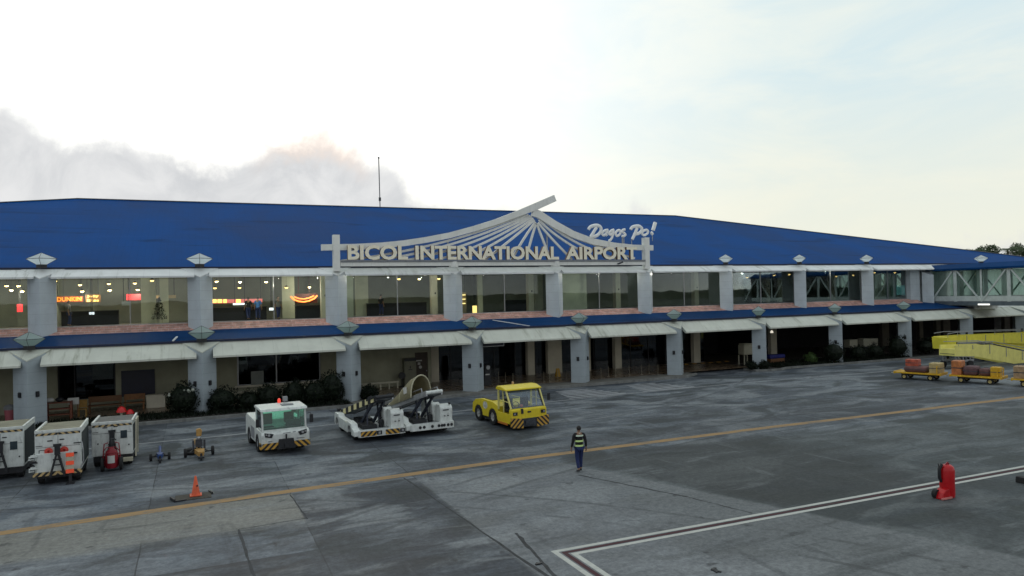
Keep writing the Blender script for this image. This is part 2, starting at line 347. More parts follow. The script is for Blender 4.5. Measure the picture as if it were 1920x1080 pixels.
# ------------------------------------------------------------------ mesh builder
class MB:
    def __init__(s): s.v = []; s.f = []; s.m = []
    def add(s, vs, fs, mi=0):
        b = len(s.v); s.v += [tuple(v) for v in vs]; s.f += [tuple(b+i for i in f) for f in fs]; s.m += [mi]*len(fs); return s
    def box(s, x0, x1, y0, y1, z0, z1, mi=0):
        vs = [(x0, y0, z0), (x1, y0, z0), (x1, y1, z0), (x0, y1, z0), (x0, y0, z1), (x1, y0, z1), (x1, y1, z1), (x0, y1, z1)]
        return s.add(vs, [(0, 3, 2, 1), (4, 5, 6, 7), (0, 1, 5, 4), (1, 2, 6, 5), (2, 3, 7, 6), (3, 0, 4, 7)], mi)
    def obox(s, c, half, rot, mi=0):   # oriented box: centre, half sizes, 3x3 matrix
        vs = [Vector(c)+rot@Vector((sx*half[0], sy*half[1], sz*half[2])) for sz in (-1, 1) for sx, sy in ((-1, -1), (1, -1), (1, 1), (-1, 1))]
        return s.add(vs, [(0, 3, 2, 1), (4, 5, 6, 7), (0, 1, 5, 4), (1, 2, 6, 5), (2, 3, 7, 6), (3, 0, 4, 7)], mi)
    def bar(s, a, b, w, h=None, mi=0, up=(0, 0, 1)):  # rectangular bar from a to b
        a, b = Vector(a), Vector(b); d = b-a; L = d.length; d.normalize(); h = h or w
        side = d.cross(Vector(up))
        if side.length < 1e-4: side = d.cross(Vector((0, 1, 0)))
        side.normalize(); u = side.cross(d)
        return s.obox((a+b)/2, (w/2, L/2, h/2), Matrix((side, d, u)).transposed(), mi)
    def prism(s, poly, axis, a, b, mi=0):
        # poly: 2D points in the two other axes; axis 0: (y,z), 1: (x,z), 2: (x,y)
        n = len(poly)
        def P(p, t):
            return (t, p[0], p[1]) if axis == 0 else (p[0], t, p[1]) if axis == 1 else (p[0], p[1], t)
        vs = [P(p, a) for p in poly]+[P(p, b) for p in poly]
        fs = [tuple(range(n))[::-1], tuple(range(n, 2*n))]+[(i, (i+1) % n, n+(i+1) % n, n+i) for i in range(n)]
        return s.add(vs, fs, mi)
    def cyl(s, a, b, r0, r1=None, n=14, mi=0, caps=True):
        a, b = Vector(a), Vector(b); r1 = r0 if r1 is None else r1; d = (b-a).normalized()
        p = d.orthogonal().normalized(); q = d.cross(p); vs = []
        for c, r in ((a, r0), (b, r1)):
            for i in range(n):
                t = 2*math.pi*i/n; vs.append(c+(p*math.cos(t)+q*math.sin(t))*r)
        fs = [(i, (i+1) % n, n+(i+1) % n, n+i) for i in range(n)]
        if caps: fs += [tuple(range(n))[::-1], tuple(range(n, 2*n))]
        return s.add(vs, fs, mi)
    def tube(s, pts, r, n=7, mi=0, flat=1.0, closed=False):
        pts = [Vector(p) for p in pts]; vs = []; N = len(pts)
        for i, p in enumerate(pts):
            d = (pts[min(i+1, N-1)]-pts[max(i-1, 0)])
            if closed: d = pts[(i+1) % N]-pts[i-1]
            d.normalize(); ref = Vector((0, 1, 0)) if abs(d.y) < .9 else Vector((1, 0, 0))
            u = d.cross(ref).normalized(); w = u.cross(d)
            for k in range(n):
                t = 2*math.pi*k/n; vs.append(p+u*math.cos(t)*r+w*math.sin(t)*r*flat)
        fs = []
        for i in range(N if closed else N-1):
            for k in range(n):
                j = (i+1) % N
                fs.append((i*n+k, i*n+(k+1) % n, j*n+(k+1) % n, j*n+k))
        if not closed: fs += [tuple(range(n))[::-1], tuple(range((N-1)*n, N*n))]
        return s.add(vs, fs, mi)
    def lathe(s, prof, c=(0, 0, 0), n=20, mi=0, caps=True):
        vs = []
        for r, z in prof:
            for i in range(n):
                t = 2*math.pi*i/n; vs.append((c[0]+r*math.cos(t), c[1]+r*math.sin(t), c[2]+z))
        fs = []
        for j in range(len(prof)-1):
            for i in range(n): fs.append((j*n+i, j*n+(i+1) % n, (j+1)*n+(i+1) % n, (j+1)*n+i))
        if caps: fs += [tuple(range(n))[::-1], tuple(range((len(prof)-1)*n, len(prof)*n))]
        return s.add(vs, fs, mi)
    def ball(s, c, r, n=10, mi=0, sq=(1, 1, 1)):
        k = n//2+1; vs = []; fs = []
        for j in range(k+1):
            a = math.pi*j/k
            for i in range(n):
                t = 2*math.pi*i/n
                vs.append((c[0]+r*sq[0]*math.sin(a)*math.cos(t), c[1]+r*sq[1]*math.sin(a)*math.sin(t), c[2]+r*sq[2]*math.cos(a)))
        for j in range(k):
            for i in range(n): fs.append((j*n+i, (j+1)*n+i, (j+1)*n+(i+1) % n, j*n+(i+1) % n))
        return s.add(vs, fs, mi)

OFF = {}
def obj(name, mb, mats, parent=None, smooth=False, bevel=0.0):
    me = bpy.data.meshes.new(name)
    off = OFF.get(parent.name, Vector((0, 0, 0))) if parent else Vector((0, 0, 0))
    me.from_pydata([Vector(v)-off for v in mb.v], [], mb.f)
    ms = mats if isinstance(mats, (list, tuple)) else [mats]
    for M in ms: me.materials.append(M)
    if len(ms) > 1: me.polygons.foreach_set('material_index', mb.m)
    bm = bmesh.new(); bm.from_mesh(me); bmesh.ops.remove_doubles(bm, verts=bm.verts, dist=1e-5) if smooth else None
    bmesh.ops.recalc_face_normals(bm, faces=bm.faces); bm.to_mesh(me); bm.free()
    if smooth:
        me.polygons.foreach_set('use_smooth', [True]*len(me.polygons))
        try: me.set_sharp_from_angle(angle=R(40))
        except Exception: pass
    o = bpy.data.objects.new(name, me); C.objects.link(o)
    if parent: o.parent = parent; OFF[o.name] = off
    if bevel:
        b = o.modifiers.new('edge', 'BEVEL'); b.width = bevel; b.segments = 2; b.limit_method = 'ANGLE'; b.angle_limit = R(35)
    return o
def tag(o, label, cat, group=None, kind=None):
    if label: o['label'] = label
    if cat: o['category'] = cat
    if group: o['group'] = group
    if kind: o['kind'] = kind
    return o
def thing(name, label, cat, loc=(0, 0, 0), rz=0.0, group=None, world=False):
    o = bpy.data.objects.new(name, None); o.empty_display_size = .3; C.objects.link(o)
    o.location = loc; o.rotation_euler = (0, 0, rz); tag(o, label, cat, group)
    if world: OFF[o.name] = Vector(loc)
    return o
def struct(name, mb, M):
    o = obj(name, mb, M); o['kind'] = 'structure'; return o
def dup(root, loc=None, rz=None, label=None):
    r = root.copy(); C.objects.link(r)
    if loc is not None: r.location = loc
    if rz is not None: r.rotation_euler = (0, 0, rz)
    if label: r['label'] = label
    for ch in list(root.children):
        c = ch.copy(); C.objects.link(c); c.parent = r
        for g in list(ch.children):
            d = g.copy(); C.objects.link(d); d.parent = c
    return r
def text_mesh(body, size=1.0, extrude=.05, offset=0.0, shear=0.0):
    cu = bpy.data.curves.new('t', 'FONT'); cu.body = body; cu.size = size; cu.extrude = extrude; cu.offset = offset; cu.shear = shear
    cu.resolution_u = 3
    o = bpy.data.objects.new('t', cu); C.objects.link(o); bpy.context.view_layer.update()
    me = bpy.data.meshes.new_from_object(o.evaluated_get(bpy.context.evaluated_depsgraph_get()))
    C.objects.unlink(o); bpy.data.objects.remove(o)
    vs = [tuple(v.co) for v in me.vertices]; fs = [tuple(p.vertices) for p in me.polygons]; bpy.data.meshes.remove(me)
    return vs, fs
def place_text(mb, body, x0, x1, y, z0, z1, depth=.06, offset=.01, mi=0):
    """Text facing -Y in the box x0..x1, z0..z1, its front at y."""
    vs, fs = text_mesh(body, 1.0, .5, offset)
    xs = [v[0] for v in vs]; ys = [v[1] for v in vs]; zs = [v[2] for v in vs]
    ax, bx, ay, by, az_, bz = min(xs), max(xs), min(ys), max(ys), min(zs), max(zs)
    out = [(x0+(v[0]-ax)/(bx-ax)*(x1-x0), y+(1-(v[2]-az_)/(bz-az_))*depth, z0+(v[1]-ay)/(by-ay)*(z1-z0)) for v in vs]
    mb.add(out, fs, mi); return mb
#SECTION_SETTING
# ------------------------------------------------------------------ ground and markings
def sheet(poly, z): return MB().add([(p[0], p[1], z) for p in poly], [tuple(range(len(poly)))])
APRON = apron_mat()
g = MB(); g.add([(-1500, -1500, 0), (1500, -1500, 0), (1500, 1500, 0), (-1500, 1500, 0)], [(0, 1, 2, 3)]); struct('apron', g, APRON)
YLINE = worn_paint('worn_yellow_paint', (.33, .205, .085), (.13, .12, .105), .75)
WLINE = worn_paint('worn_white_paint', (.50, .51, .47), (.12, .12, .12), .25)
WFAINT = worn_paint('faded_white_paint', (.36, .37, .38), (.11, .12, .13), .6)
RLINE = worn_paint('worn_red_paint', (.055, .009, .016), (.03, .028, .03), .5)
m = MB()
yp = [(-60, 25.3), (-5.3, 25.72), (2, 26.3), (12, 26.85), (25, 26.95), (42, 26.6), (120, 26.4)]
for (ax, ay), (bx, by) in zip(yp[:-1], yp[1:]):
    m.add([(ax, ay-.23, .004), (bx, by-.23, .004), (bx, by+.23, .004), (ax, ay+.23, .004)], [(0, 1, 2, 3)])
struct('taxiway_marking_yellow', m, YLINE)
m = MB()
rp = [(-60, 38.5), (1, 38.8), (14, 39.7), (24, 40.35), (36, 40.7), (48, 40.1), (120, 39.6)]
for (ax, ay), (bx, by) in zip(rp[:-1], rp[1:]):
    m.add([(ax, ay-.07, .004), (bx, by-.07, .004), (bx, by+.07, .004), (ax, ay+.07, .004)], [(0, 1, 2, 3)])
struct('road_edge_marking', m, WFAINT)
def vee(o, w):     # stand boundary: a long arm to the right and an arm towards the aircraft, mitred at the corner
    cx, cy = 8.62, 16.66
    a0, a1 = o-w/2, o+w/2
    return [(cx+a0, cy-a0, .004), (60, cy-a0-.55, .004), (60, cy-a1-.55, .004), (cx+a1, cy-a1, .004),
            (cx+a1-.05, -8, .004), (cx+a0-.05, -8, .004)]
for nm, offs, w, M in (('stand_marking_white', (-.13, .25), .15, WLINE), ('stand_marking_red', (.06,), .13, RLINE)):
    m = MB()
    for o in offs: m.add(vee(o, w), [(0, 1, 2, 3), (0, 3, 4, 5)])
    struct(nm, m, M)
m = MB()
for x0, y0 in ((21.9, 40.6), (27.6, 40.7)):
    for k in range(6):
        y = y0+.62*k; x = x0+.14*k
        m.add([(x, y, .008), (x+4.3-.35*k, y+.05, .008), (x+4.3-.35*k, y+.36, .008), (x, y+.31, .008)], [(0, 1, 2, 3)])
struct('crosswalk_marking', m, WFAINT)
# drain cover under the cone with its steel angles
g = MB(); g.box(-.66, .48, 26.85, 27.62, 0, .02)
for k in range(9): g.box(-.6+.12*k, -.55+.12*k, 26.9, 27.57, .02, .03)
tag(obj('drain_cover', g, mat('rusty_grating', (.05, .045, .035), .8, .4, 4, dirt=.5)), 'dark drain cover plate set in the apron under the orange cone', 'drain cover')
g = MB(); g.bar((-.66, 26.8, .05), (-.80, 27.25, .05), .05, .10); g.bar((-.66, 26.8, .03), (-.3, 26.86, .03), .05, .04); g.bar((.42, 27.7, .04), (.52, 27.3, .04), .05, .06)
struct('drain_kerb_angle', g, BLACK)
# long crack-filled joints that show dark
JT = mat('joint_filler', (.035, .037, .04), .9, .4, 3)
m = MB()
for a, b, w in (((7.05, 26.2), (7.75, 12), .09), ((2.95, 25.9), (3.1, 22.75), .05), ((1.12, 22.7), (1.32, 17), .08), ((1.12, 22.72), (3.1, 22.86), .05),
                ((10.55, 30.2), (12.6, 27.9), .04), ((12.9, 23.4), (14.6, 19.2), .10), ((14.6, 19.2), (15.2, 16.9), .06), ((-60, 29.2), (9, 29.6), .03), ((8.2, 18.6), (7.75, 15.3), .12)):
    a = Vector(a+(.003,)); b = Vector(b+(.003,)); n = (b-a).cross(Vector((0, 0, 1))).normalized()*w/2
    N = 14; vs = []
    for i in range(N+1):
        p = a.lerp(b, i/N); j = 0 if i in (0, N) else rnd.uniform(-.02, .02); ww = rnd.uniform(.5, 1.2)
        q = n.normalized()*j; vs += [p+q-n*ww, p+q+n*ww]
    m.add(vs, [(2*i, 2*i+2, 2*i+3, 2*i+1) for i in range(N)])
struct('apron_joint', m, JT)
# walkway slab along the building with a kerb face, planting beds
g = MB()
g.prism([(-60, 46.4), (-9, 44.6), (9.6, 44.95), (14, 45.5), (34.6, 45.6), (36.3, 46.6), (36.6, 50.2), (43.0, 50.2), (43, 56), (-60, 56)], 2, -.02, .15)
struct('walkway', g, WALK)
g = MB()
kp = [(-60, 46.25), (-9, 44.45), (9.6, 44.8), (14.1, 45.35), (34.7, 45.45), (36.5, 46.5)]
for a, b in zip(kp[:-1], kp[1:]): g.bar((a[0], a[1], .085), (b[0], b[1], .085), .15, .17)
kr = [(41.7, 46.9), (41.9, 45.7), (42.9, 45.15), (44.1, 45.2), (45.2, 45.75), (52, 45.55), (61, 45.35), (95, 45.1)]
for a, b in zip(kr[:-1], kr[1:]): g.bar((a[0], a[1], .085), (b[0], b[1], .085), .15, .17)
struct('kerb', g, KERB)
g = MB(); g.prism([(41.8, 46.9), (42.0, 45.8), (42.9, 45.25), (44.1, 45.3), (45.2, 45.85), (52, 45.65), (61, 45.45), (95, 45.2), (95, 50), (43.2, 50), (43.2, 46.9)], 2, -.02, .12); struct('planting_bed_soil', g, SOIL)
g = MB(); g.box(36.6, 95, 50.2, 62, -.02, .14); struct('driveway', g, mat('driveway_concrete', (.06, .05, .04), .7, .3, 1))
def blades(region, n, h, zb, seed):
    r = random.Random(seed); mb = MB()
    for _ in range(n):
        x = r.uniform(region[0], region[1]); y = r.uniform(region[2], region[3]); a = r.uniform(0, 6.28); w = r.uniform(.02, .05); hh = h*r.uniform(.5, 1.3)
        dx, dy = math.cos(a)*w, math.sin(a)*w; lx, ly = r.uniform(-.5, .5)*hh, r.uniform(-.5, .5)*hh
        mb.add([(x-dx, y-dy, zb), (x+dx, y+dy, zb), (x+lx, y+ly, zb+hh)], [(0, 1, 2)])
    return mb
tag(obj('grass', blades((44.4, 60.5, 45.95, 49.5), 9000, .22, .11, 3), LEAF), None, None, kind='stuff')
g = MB(); g.prism([(-30, 44.62), (9, 44.98), (9, 47.6), (-30, 47.6)], 2, .14, .18); struct('planting_bed', g, SOIL)
tag(obj('ground_cover', blades((-12, 8.8, 45.0, 47.4), 7000, .22, .17, 4), LEAF), None, None, kind='stuff')
g = MB(); g.add([(-1500, -1400, .02), (1500, -1400, .02), (1500, -70, .02), (-1500, -70, .02)], [(0, 1, 2, 3)]); struct('airfield_grass', g, mat('airfield_grass', (.014, .020, .024), .95, .3, .05))
# the land across the airfield behind the viewer, seen only in the window reflections
g = MB(); prev = None; tops = []
r = random.Random(5)
for i in range(141):
    x = -700+10*i; tops.append((x, 6.5+.7*math.sin(i*.31)+.6*math.sin(i*.83+1)+r.uniform(-.9, 1.1)))
vs = []
for x, h in tops: vs += [(x*1.4, -400, -.5), (x*1.4, -405, h), (x*1.4, -442, h*.9), (x*1.4, -450, -.5)]
fs = []
for i in range(140):
    for k in range(3): fs.append((4*i+k, 4*i+k+1, 4*i+5+k, 4*i+4+k))
g.add(vs, fs); tag(obj('far_treeline', g, LEAF), None, None, kind='stuff')

# ------------------------------------------------------------------ terminal building
XN = [.46+8.63*(i-1) for i in range(-2, 12)]        # column axes; XN[3] is x = .46
for i, x in ((2, -8.2), (3, .46), (4, 9.13), (5, 17.68), (6, 26.15), (7, 34.7), (8, 43.3), (9, 52.0), (10, 60.8)): XN[i] = x
T = thing('terminal_building', 'long two storey airport terminal with a blue hipped roof and grey columns', 'terminal', (21.9, 52, 0), world=True)
LC, UC = 46.78, 50.67                               # depth of the lower and upper column centres
# main roof
EV, EZ, RY, RZ = 51.2, 8.92, 70.0, 15.62
XL, XR, RL, RR, YB = -53.6, 97.0, -8.75, 52.4, 88.8
g = MB(); t_ = .18
top = [(XL, EV, EZ), (XR, EV, EZ), (XR, YB, EZ), (XL, YB, EZ), (RL, RY, RZ), (RR, RY, RZ)]
g.add(top+[(x, y, z-t_) for x, y, z in top], [(0, 1, 5, 4), (1, 2, 5), (2, 3, 4, 5), (3, 0, 4), (6, 9, 8, 7), (0, 6, 7, 1), (1, 7, 8, 2), (2, 8, 9, 3), (3, 9, 6, 0)])
roof = obj('roof', g, ROOF, T)
g = MB(); g.bar((RL, RY, RZ+.03), (RR, RY, RZ+.03), .3, .05); g.bar((RR, RY, RZ+.03), (XR, EV, EZ+.03), .3, .05); g.bar((RL, RY, RZ+.03), (XL, EV, EZ+.03), .3, .05)
obj('ridge_cap', g, mat('ridge_cap_metal', (.22, .22, .22), .4, .2, 3), roof)
g = MB(); g.box(XL, XR, EV-.16, EV+.05, EZ-.02, EZ+.08); obj('gutter', g, mat('dark_gutter', (.008, .014, .045), .5, .2, 3), roof)
# lower roof
g = MB(); g.prism([(47.12, 4.36), (50.9, 5.02), (50.9, 4.5), (47.12, 4.2)], 0, -55, 71.6); lroof = obj('lower_roof', g, LROOF, T)
g = MB(); g.box(-55, 71.6, 47.0, 47.14, 4.30, 4.42); obj('gutter', g, mat('dark_gutter', (0, 0, 0)), lroof)
g = MB(); g.prism([(47.1, 4.30), (50.9, 4.34), (50.9, 4.2), (47.1, 4.2)], 0, 71.6, 95); obj('flat_roof', g, AWNU, T)
g = MB(); g.bar((-.9, 48.4, 4.62), (-1.1, 47.2, 4.44), .10, .06); g.bar((20.4, 49.6, 4.86), (22.3, 47.2, 4.42), .06, .05); obj('downpipe', g, AWNU, lroof)
# walls, floors, ceilings
g = MB()
g.box(-55, 95, 47.3, 47.5, 3.62, 4.2)                        # lintel behind the lower awnings
g.box(-55, 95, 51.35, 51.6, 8.45, 8.8)                       # lintel above the hall windows
g.box(-55, 95, 51.15, 51.5, 4.6, 5.34)                       # spandrel under the hall windows
g.box(-55.3, -55, 51.2, 88, 0, 8.7); g.box(95, 95.3, 51.2, 88, 0, 8.7); g.box(-55, 95, 87.7, 88, 0, 8.7)
g.box(68.2, 95, 51.3, 51.5, 5.34, 8.45)
obj('wall', g, AWNU, T)
g = MB(); g.box(-54.9, 94.9, 51.5, 87.6, 4.55, 5.3); obj('upper_floor', g, mat('hall_floor', (.16, .15, .13), .35, .15, 1), T)
g = MB(); g.box(-54.9, 94.9, 51.6, 87.6, 8.62, 8.72); obj('hall_ceiling', g, HALLCEIL, T)
g = MB(); g.box(-54.9, 94.9, 47.5, 60, 4.0, 4.2); obj('walkway_ceiling', g, mat('walkway_ceiling_paint', (.20, .19, .15), .9, .15, .5), T)
g = MB(); g.box(-54.9, 68.2, 50.3, 51.35, 8.36, 8.45); obj('soffit', g, AWNU, T)
g = MB(); g.box(-54.9, 94.9, 60, 60.3, 5.3, 8.62); g.box(-8.6, -8.4, 56.5, 60, 5.3, 8.62); obj('hall_back_wall', g, HALLWALL, T)
# upstairs partitions and pale wall panels that show through the glass
hp = MB()
for x0, x1, y0, y1, Y in ((265, 292, 565, 607, 56), (300, 316, 566, 604, 55.5), (530, 552, 545, 602, 57), (1052, 1100, 545, 590, 53.5), (668, 690, 530, 600, 56.5), (897, 905, 550, 590, 55),
                          (1003, 1018, 545, 582, 57), (650, 662, 540, 600, 53), (1640, 1660, 520, 560, 54), (1460, 1467, 535, 565, 56)):
    a = at(x0, y1, Y); b = at(x1, y0, Y); hp.box(a.x, b.x, Y, Y+.2, 5.31, 8.6)
obj('hall_partition', hp, mat('hall_partition_panel', (.52, .52, .40), .7, .1, 1), T)
for k in range(2, 12):
    g = MB(); x = XN[k]-.15; g.box(x-.24, x+.24, 54.6, 55.1, 5.3, 8.62); g.box(x+.0, x+.1, 54.57, 54.6, 6.9, 7.05, 1)
    obj('hall_column', g, [BEIGE2, BLACK], T)
# ground floor walls
g = MB()
Yw = 52.2
def wallseg(x0, x1, z0=.15, z1=4.0, Y=Yw): g.box(x0, x1, Y, Y+.25, z0, z1)
def px(x, y=720, Y=Yw): return at(x, y, Y).x
wx = [px(-60), px(108), px(217), px(445), px(602), px(779), px(803)]
wallseg(-54, wx[0]-6); wallseg(wx[0]-1, wx[1]); wallseg(wx[1], wx[2], .15, .78); wallseg(wx[2], wx[3]); wallseg(wx[3], wx[4], .15, .95); wallseg(wx[4], wx[5]); wallseg(wx[5], wx[6], 2.55, 4.0); wallseg(wx[6], wx[6]+.25)
obj('ground_floor_wall', g, BEIGE, T)
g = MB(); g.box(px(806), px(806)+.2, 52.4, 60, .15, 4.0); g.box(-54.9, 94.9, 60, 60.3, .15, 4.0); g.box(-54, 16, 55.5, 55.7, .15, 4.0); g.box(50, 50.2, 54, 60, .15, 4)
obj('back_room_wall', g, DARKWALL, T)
g = MB(); g.box(-54.9, 43, 47.5, 60, .152, .158); obj('floor_tiling', g, FLOORT, T)
# dark shop window, wall screen and office window in the two left bays
def window(x0, x1, z0, z1, Y, M, mull=(), fw=.07, fm=None, parent=None, label=None):
    g = MB(); g.box(x0, x1, Y-.006, Y+.006, z0, z1); w = obj('window', g, M, parent or T)
    if label: w['label'] = label
    f = MB(); d = .05
    f.box(x0-.01, x0+fw, Y-d, Y+d, z0, z1); f.box(x1-fw, x1+.01, Y-d, Y+d, z0, z1); f.box(x0+fw, x1-fw, Y-d, Y+d, z0-.01, z0+fw); f.box(x0+fw, x1-fw, Y-d, Y+d, z1-fw, z1+.01)
    for q in mull: f.box(q-fw/2, q+fw/2, Y-d, Y+d, z0+fw, z1-fw)
    obj('frame', f, fm or GREYP, w); return w
window(wx[1]+.02, wx[2]-.02, .78, 3.98, Yw+.12, GROUND_GLASS, (wx[1]+.9,), .06, BLACK)
window(wx[3]+.02, wx[4]-.02, .95, 3.98, Yw+.12, GROUND_GLASS, (px(519),), .08, STEEL)
a, b = at(228, 744, Yw-.05), at(290, 692, Yw-.05)
g = MB(); g.box(a.x, b.x, Yw-.08, Yw-.003, a.z, b.z); obj('notice_panel', g, mat('dark_blue_panel', (.012, .014, .032), .45, .2, 1), T)
g = MB(); g.box(wx[5]+.02, wx[6]-.02, Yw+.05, Yw+.1, .16, 2.55); door = obj('door', g, mat('brown_door', (.045, .032, .022), .5, .2, 3), T)
a = at(781, 677, Yw); 
g = MB(); z = a.z; g.box(wx[5]+.06, wx[5]+.55, Yw+.03, Yw+.05, z-.03, z+.07); g.box(wx[5]+.22, wx[5]+.42, Yw+.03, Yw+.05, z-.30, z-.12); g.lathe([(.12, 0), (.12, .02)], (0, 0, 0), 14)
n0 = len(g.v)-28
for i in range(n0, len(g.v)):
    x_, y_, z_ = g.v[i]; g.v[i] = (wx[5]+.42+x_, Yw+.03+z_, z-.47+y_)
obj('door_notice', g, mat('white_notice', (.5, .5, .47), .6, .05, 3), door)
g = MB(); g.box(wx[6]-.14, wx[6]-.08, Yw-.03, Yw+.05, 1.1, 1.2); obj('handle', g, STEEL, door)
# glazed concourse front with inner columns
g = MB(); g.box(px(806)+.2, 43.0, 53.6, 53.612, .16, 4.0); w = obj('window', g, GROUND_GLASS, T)
f = MB()
for k in range(15): x = px(806)+.25+k*1.85; f.box(x, x+.06, 53.56, 53.66, .16, 4.0)
obj('frame', f, BLACK, w)
for xa, xb in ((803, 823), (990, 1003), (1028, 1054), (1100, 1108), (1154, 1166), (1302, 1314), (1447, 1458)):
    Yc = 53.0; p, q = at(xa, 690, Yc), at(xb, 690, Yc); g = MB(); g.box(p.x, q.x, Yc, Yc+.45, .15, 4.0); obj('inner_column', g, BEIGE2, T)
g = MB(); p, q = at(1052, 690, 53), at(1070, 690, 53); g.box(p.x, q.x, 53.05, 53.2, 3.1, 4.0); obj('door_lintel', g, BEIGE2, T)
for xa, xb in ((1655, 1668), (1725, 1732), (1757, 1765), (1770, 1783), (1885, 1895), (1900, 1907)):
    p, q = at(xa, 650, 56), at(xb, 650, 56); g = MB(); g.box(p.x, q.x, 56, 56.4, .14, 4.0); obj('inner_column', g, mat('dim_column', (.12, .11, .09), .8, .2, 1), T)

# columns, awnings, lanterns, windows bay by bay
def column(x, yc, hd, z0, z1, M, lamps):
    g = MB(); base = [(x, yc-hd), (x+hd, yc), (x, yc+hd), (x-hd, yc)]; zt = [z1-.60, z1-.21, z1, z1-.21]
    g.add([(p, q, z0) for p, q in base]+[(p, q, z) for (p, q), z in zip(base, zt)], [(3, 2, 1, 0), (4, 5, 6, 7)]+[(k, (k+1) % 4, 4+(k+1) % 4, 4+k) for k in range(4)]); c = obj('column', g, M, T)
    if lamps:
        for s in (-1, 1):
            rot = Matrix.Rotation(R(45*s), 3, 'Z'); n = Vector((s, -1, 0)).normalized()
            p = Vector((x, yc-hd, 1.9))+Vector((s*hd*.5, hd*.5, 0))
            g = MB(); g.obox(p+n*.045, (.075, .045, .12), rot); g.obox(p+n*.03+Vector((0, 0, .0)), (.10, .01, .15), rot); obj('wall_lamp', g, BLACK, c)
    return c
def capital(x, yb, yf, zt, M):
    g = MB(); w = 1.12; g.add([(x-w, yb, zt), (x+w, yb, zt), (x, yf, zt-.60), (x-w, yb, zt-.06), (x+w, yb, zt-.06), (x, yf, zt-.66)], [(0, 2, 1), (3, 4, 5), (0, 1, 4, 3), (1, 2, 5, 4), (2, 0, 3, 5)]); obj('capital', g, M, T)
def lantern(x, yc, zb, half, hz, M):
    g = MB(); g.prism([(x, yc-.28), (x+.28, yc), (x, yc+.28), (x-.28, yc)], 2, zb, zb+.22); n = obj('lantern_base', g, BLACK, T)
    z = zb+.2+hz; pts = [(x, yc-half, z), (x+half, yc, z), (x, yc+half, z), (x-half, yc, z)]
    zt, zl = z+hz, z-hz
    k = .30; low = [(x, yc-k*half, zl), (x+k*half, yc, zl), (x, yc+k*half, zl), (x-k*half, yc, zl)]
    g = MB(); g.add(pts+[(x, yc, zt)]+low, [(0, 1, 4), (1, 2, 4), (2, 3, 4), (3, 0, 4), (5, 6, 1, 0), (6, 7, 2, 1), (7, 8, 3, 2), (8, 5, 0, 3), (8, 7, 6, 5)])
    l = obj('lantern', g, M, T)
    e = MB()
    for i in range(4):
        e.tube([pts[i], pts[(i+1) % 4]], .016, 4); e.tube([pts[i], (x, yc, zt)], .013, 4); e.tube([pts[i], low[i]], .013, 4)
    obj('frame', e, DARKSTEEL, l)
def awning(xa, xb, yo, zo, yt, zt, M):
    lip = .11
    g = MB(); g.prism([(yt, zt), (yo, zo+lip), (yo, zo), (yo+.16, zo), (yt, zt-.34)], 0, xa, xb); return obj('awning', g, M, T)
for i in range(0, 14):
    x = XN[i]
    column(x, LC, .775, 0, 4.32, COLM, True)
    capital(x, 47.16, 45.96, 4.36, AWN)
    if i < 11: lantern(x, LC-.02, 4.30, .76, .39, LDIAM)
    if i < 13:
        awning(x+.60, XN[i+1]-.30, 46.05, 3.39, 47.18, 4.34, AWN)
for i in range(0, 11):
    x = XN[i]
    column(x, UC, .74, 4.4, 8.88, COLU, False)
    capital(x, 51.08, 49.88, 8.91, AWNU)
    if i not in (4, 5, 6, 7): lantern(x, UC, 8.94, .80, .36, DIAM)
    xe = XN[i+1] if i < 10 else 68.6
    if i < 10: awning(x+.55, xe-.32, 50.0, 8.28, 51.1, 8.88, AWNU)
    g = MB(); g.prism([(50.28, 4.93), (51.14, 5.36), (51.14, 4.8), (50.28, 4.85)], 0, x+.3, xe-.3); obj('sill_roof', g, SILL, T)
    if i < 10:
        w = window(x+.05, xe-.05, 5.34, 8.46, 51.42, HALL_GLASS, (x+.53*(xe-x),), .05, STEEL)
awning(XN[10]+.66, 95, 50.0, 8.28, 51.1, 8.88, AWNU)
window(XN[10]+.05, 67.3, 5.34, 8.46, 51.42, HALL_GLASS, (64.6,), .05, STEEL)
lantern(78.2, UC, 8.94, .80, .36, DIAM)
g = MB(); g.box(67.3, 68.7, 50.9, 51.5, 5.0, 8.4); obj('end_pier', g, COLU, T)
for i in (11, 12): column(XN[i], UC, .74, 4.4, 8.3, COLU, False)
mt, mb_ = at(710, 296, 72.5), at(712.5, 384, 72.5)
g = MB(); g.tube([(mb_.x, 72.5, 13.5), mb_, mt], .05, 6); g.ball(mt, .10, 8); g.cyl(mb_+Vector((0, 0, .4)), mb_+Vector((0, 0, .75)), .12)
tag(obj('lightning_mast', g, DARKSTEEL), 'thin dark lightning mast rising behind the blue terminal roof', 'mast')

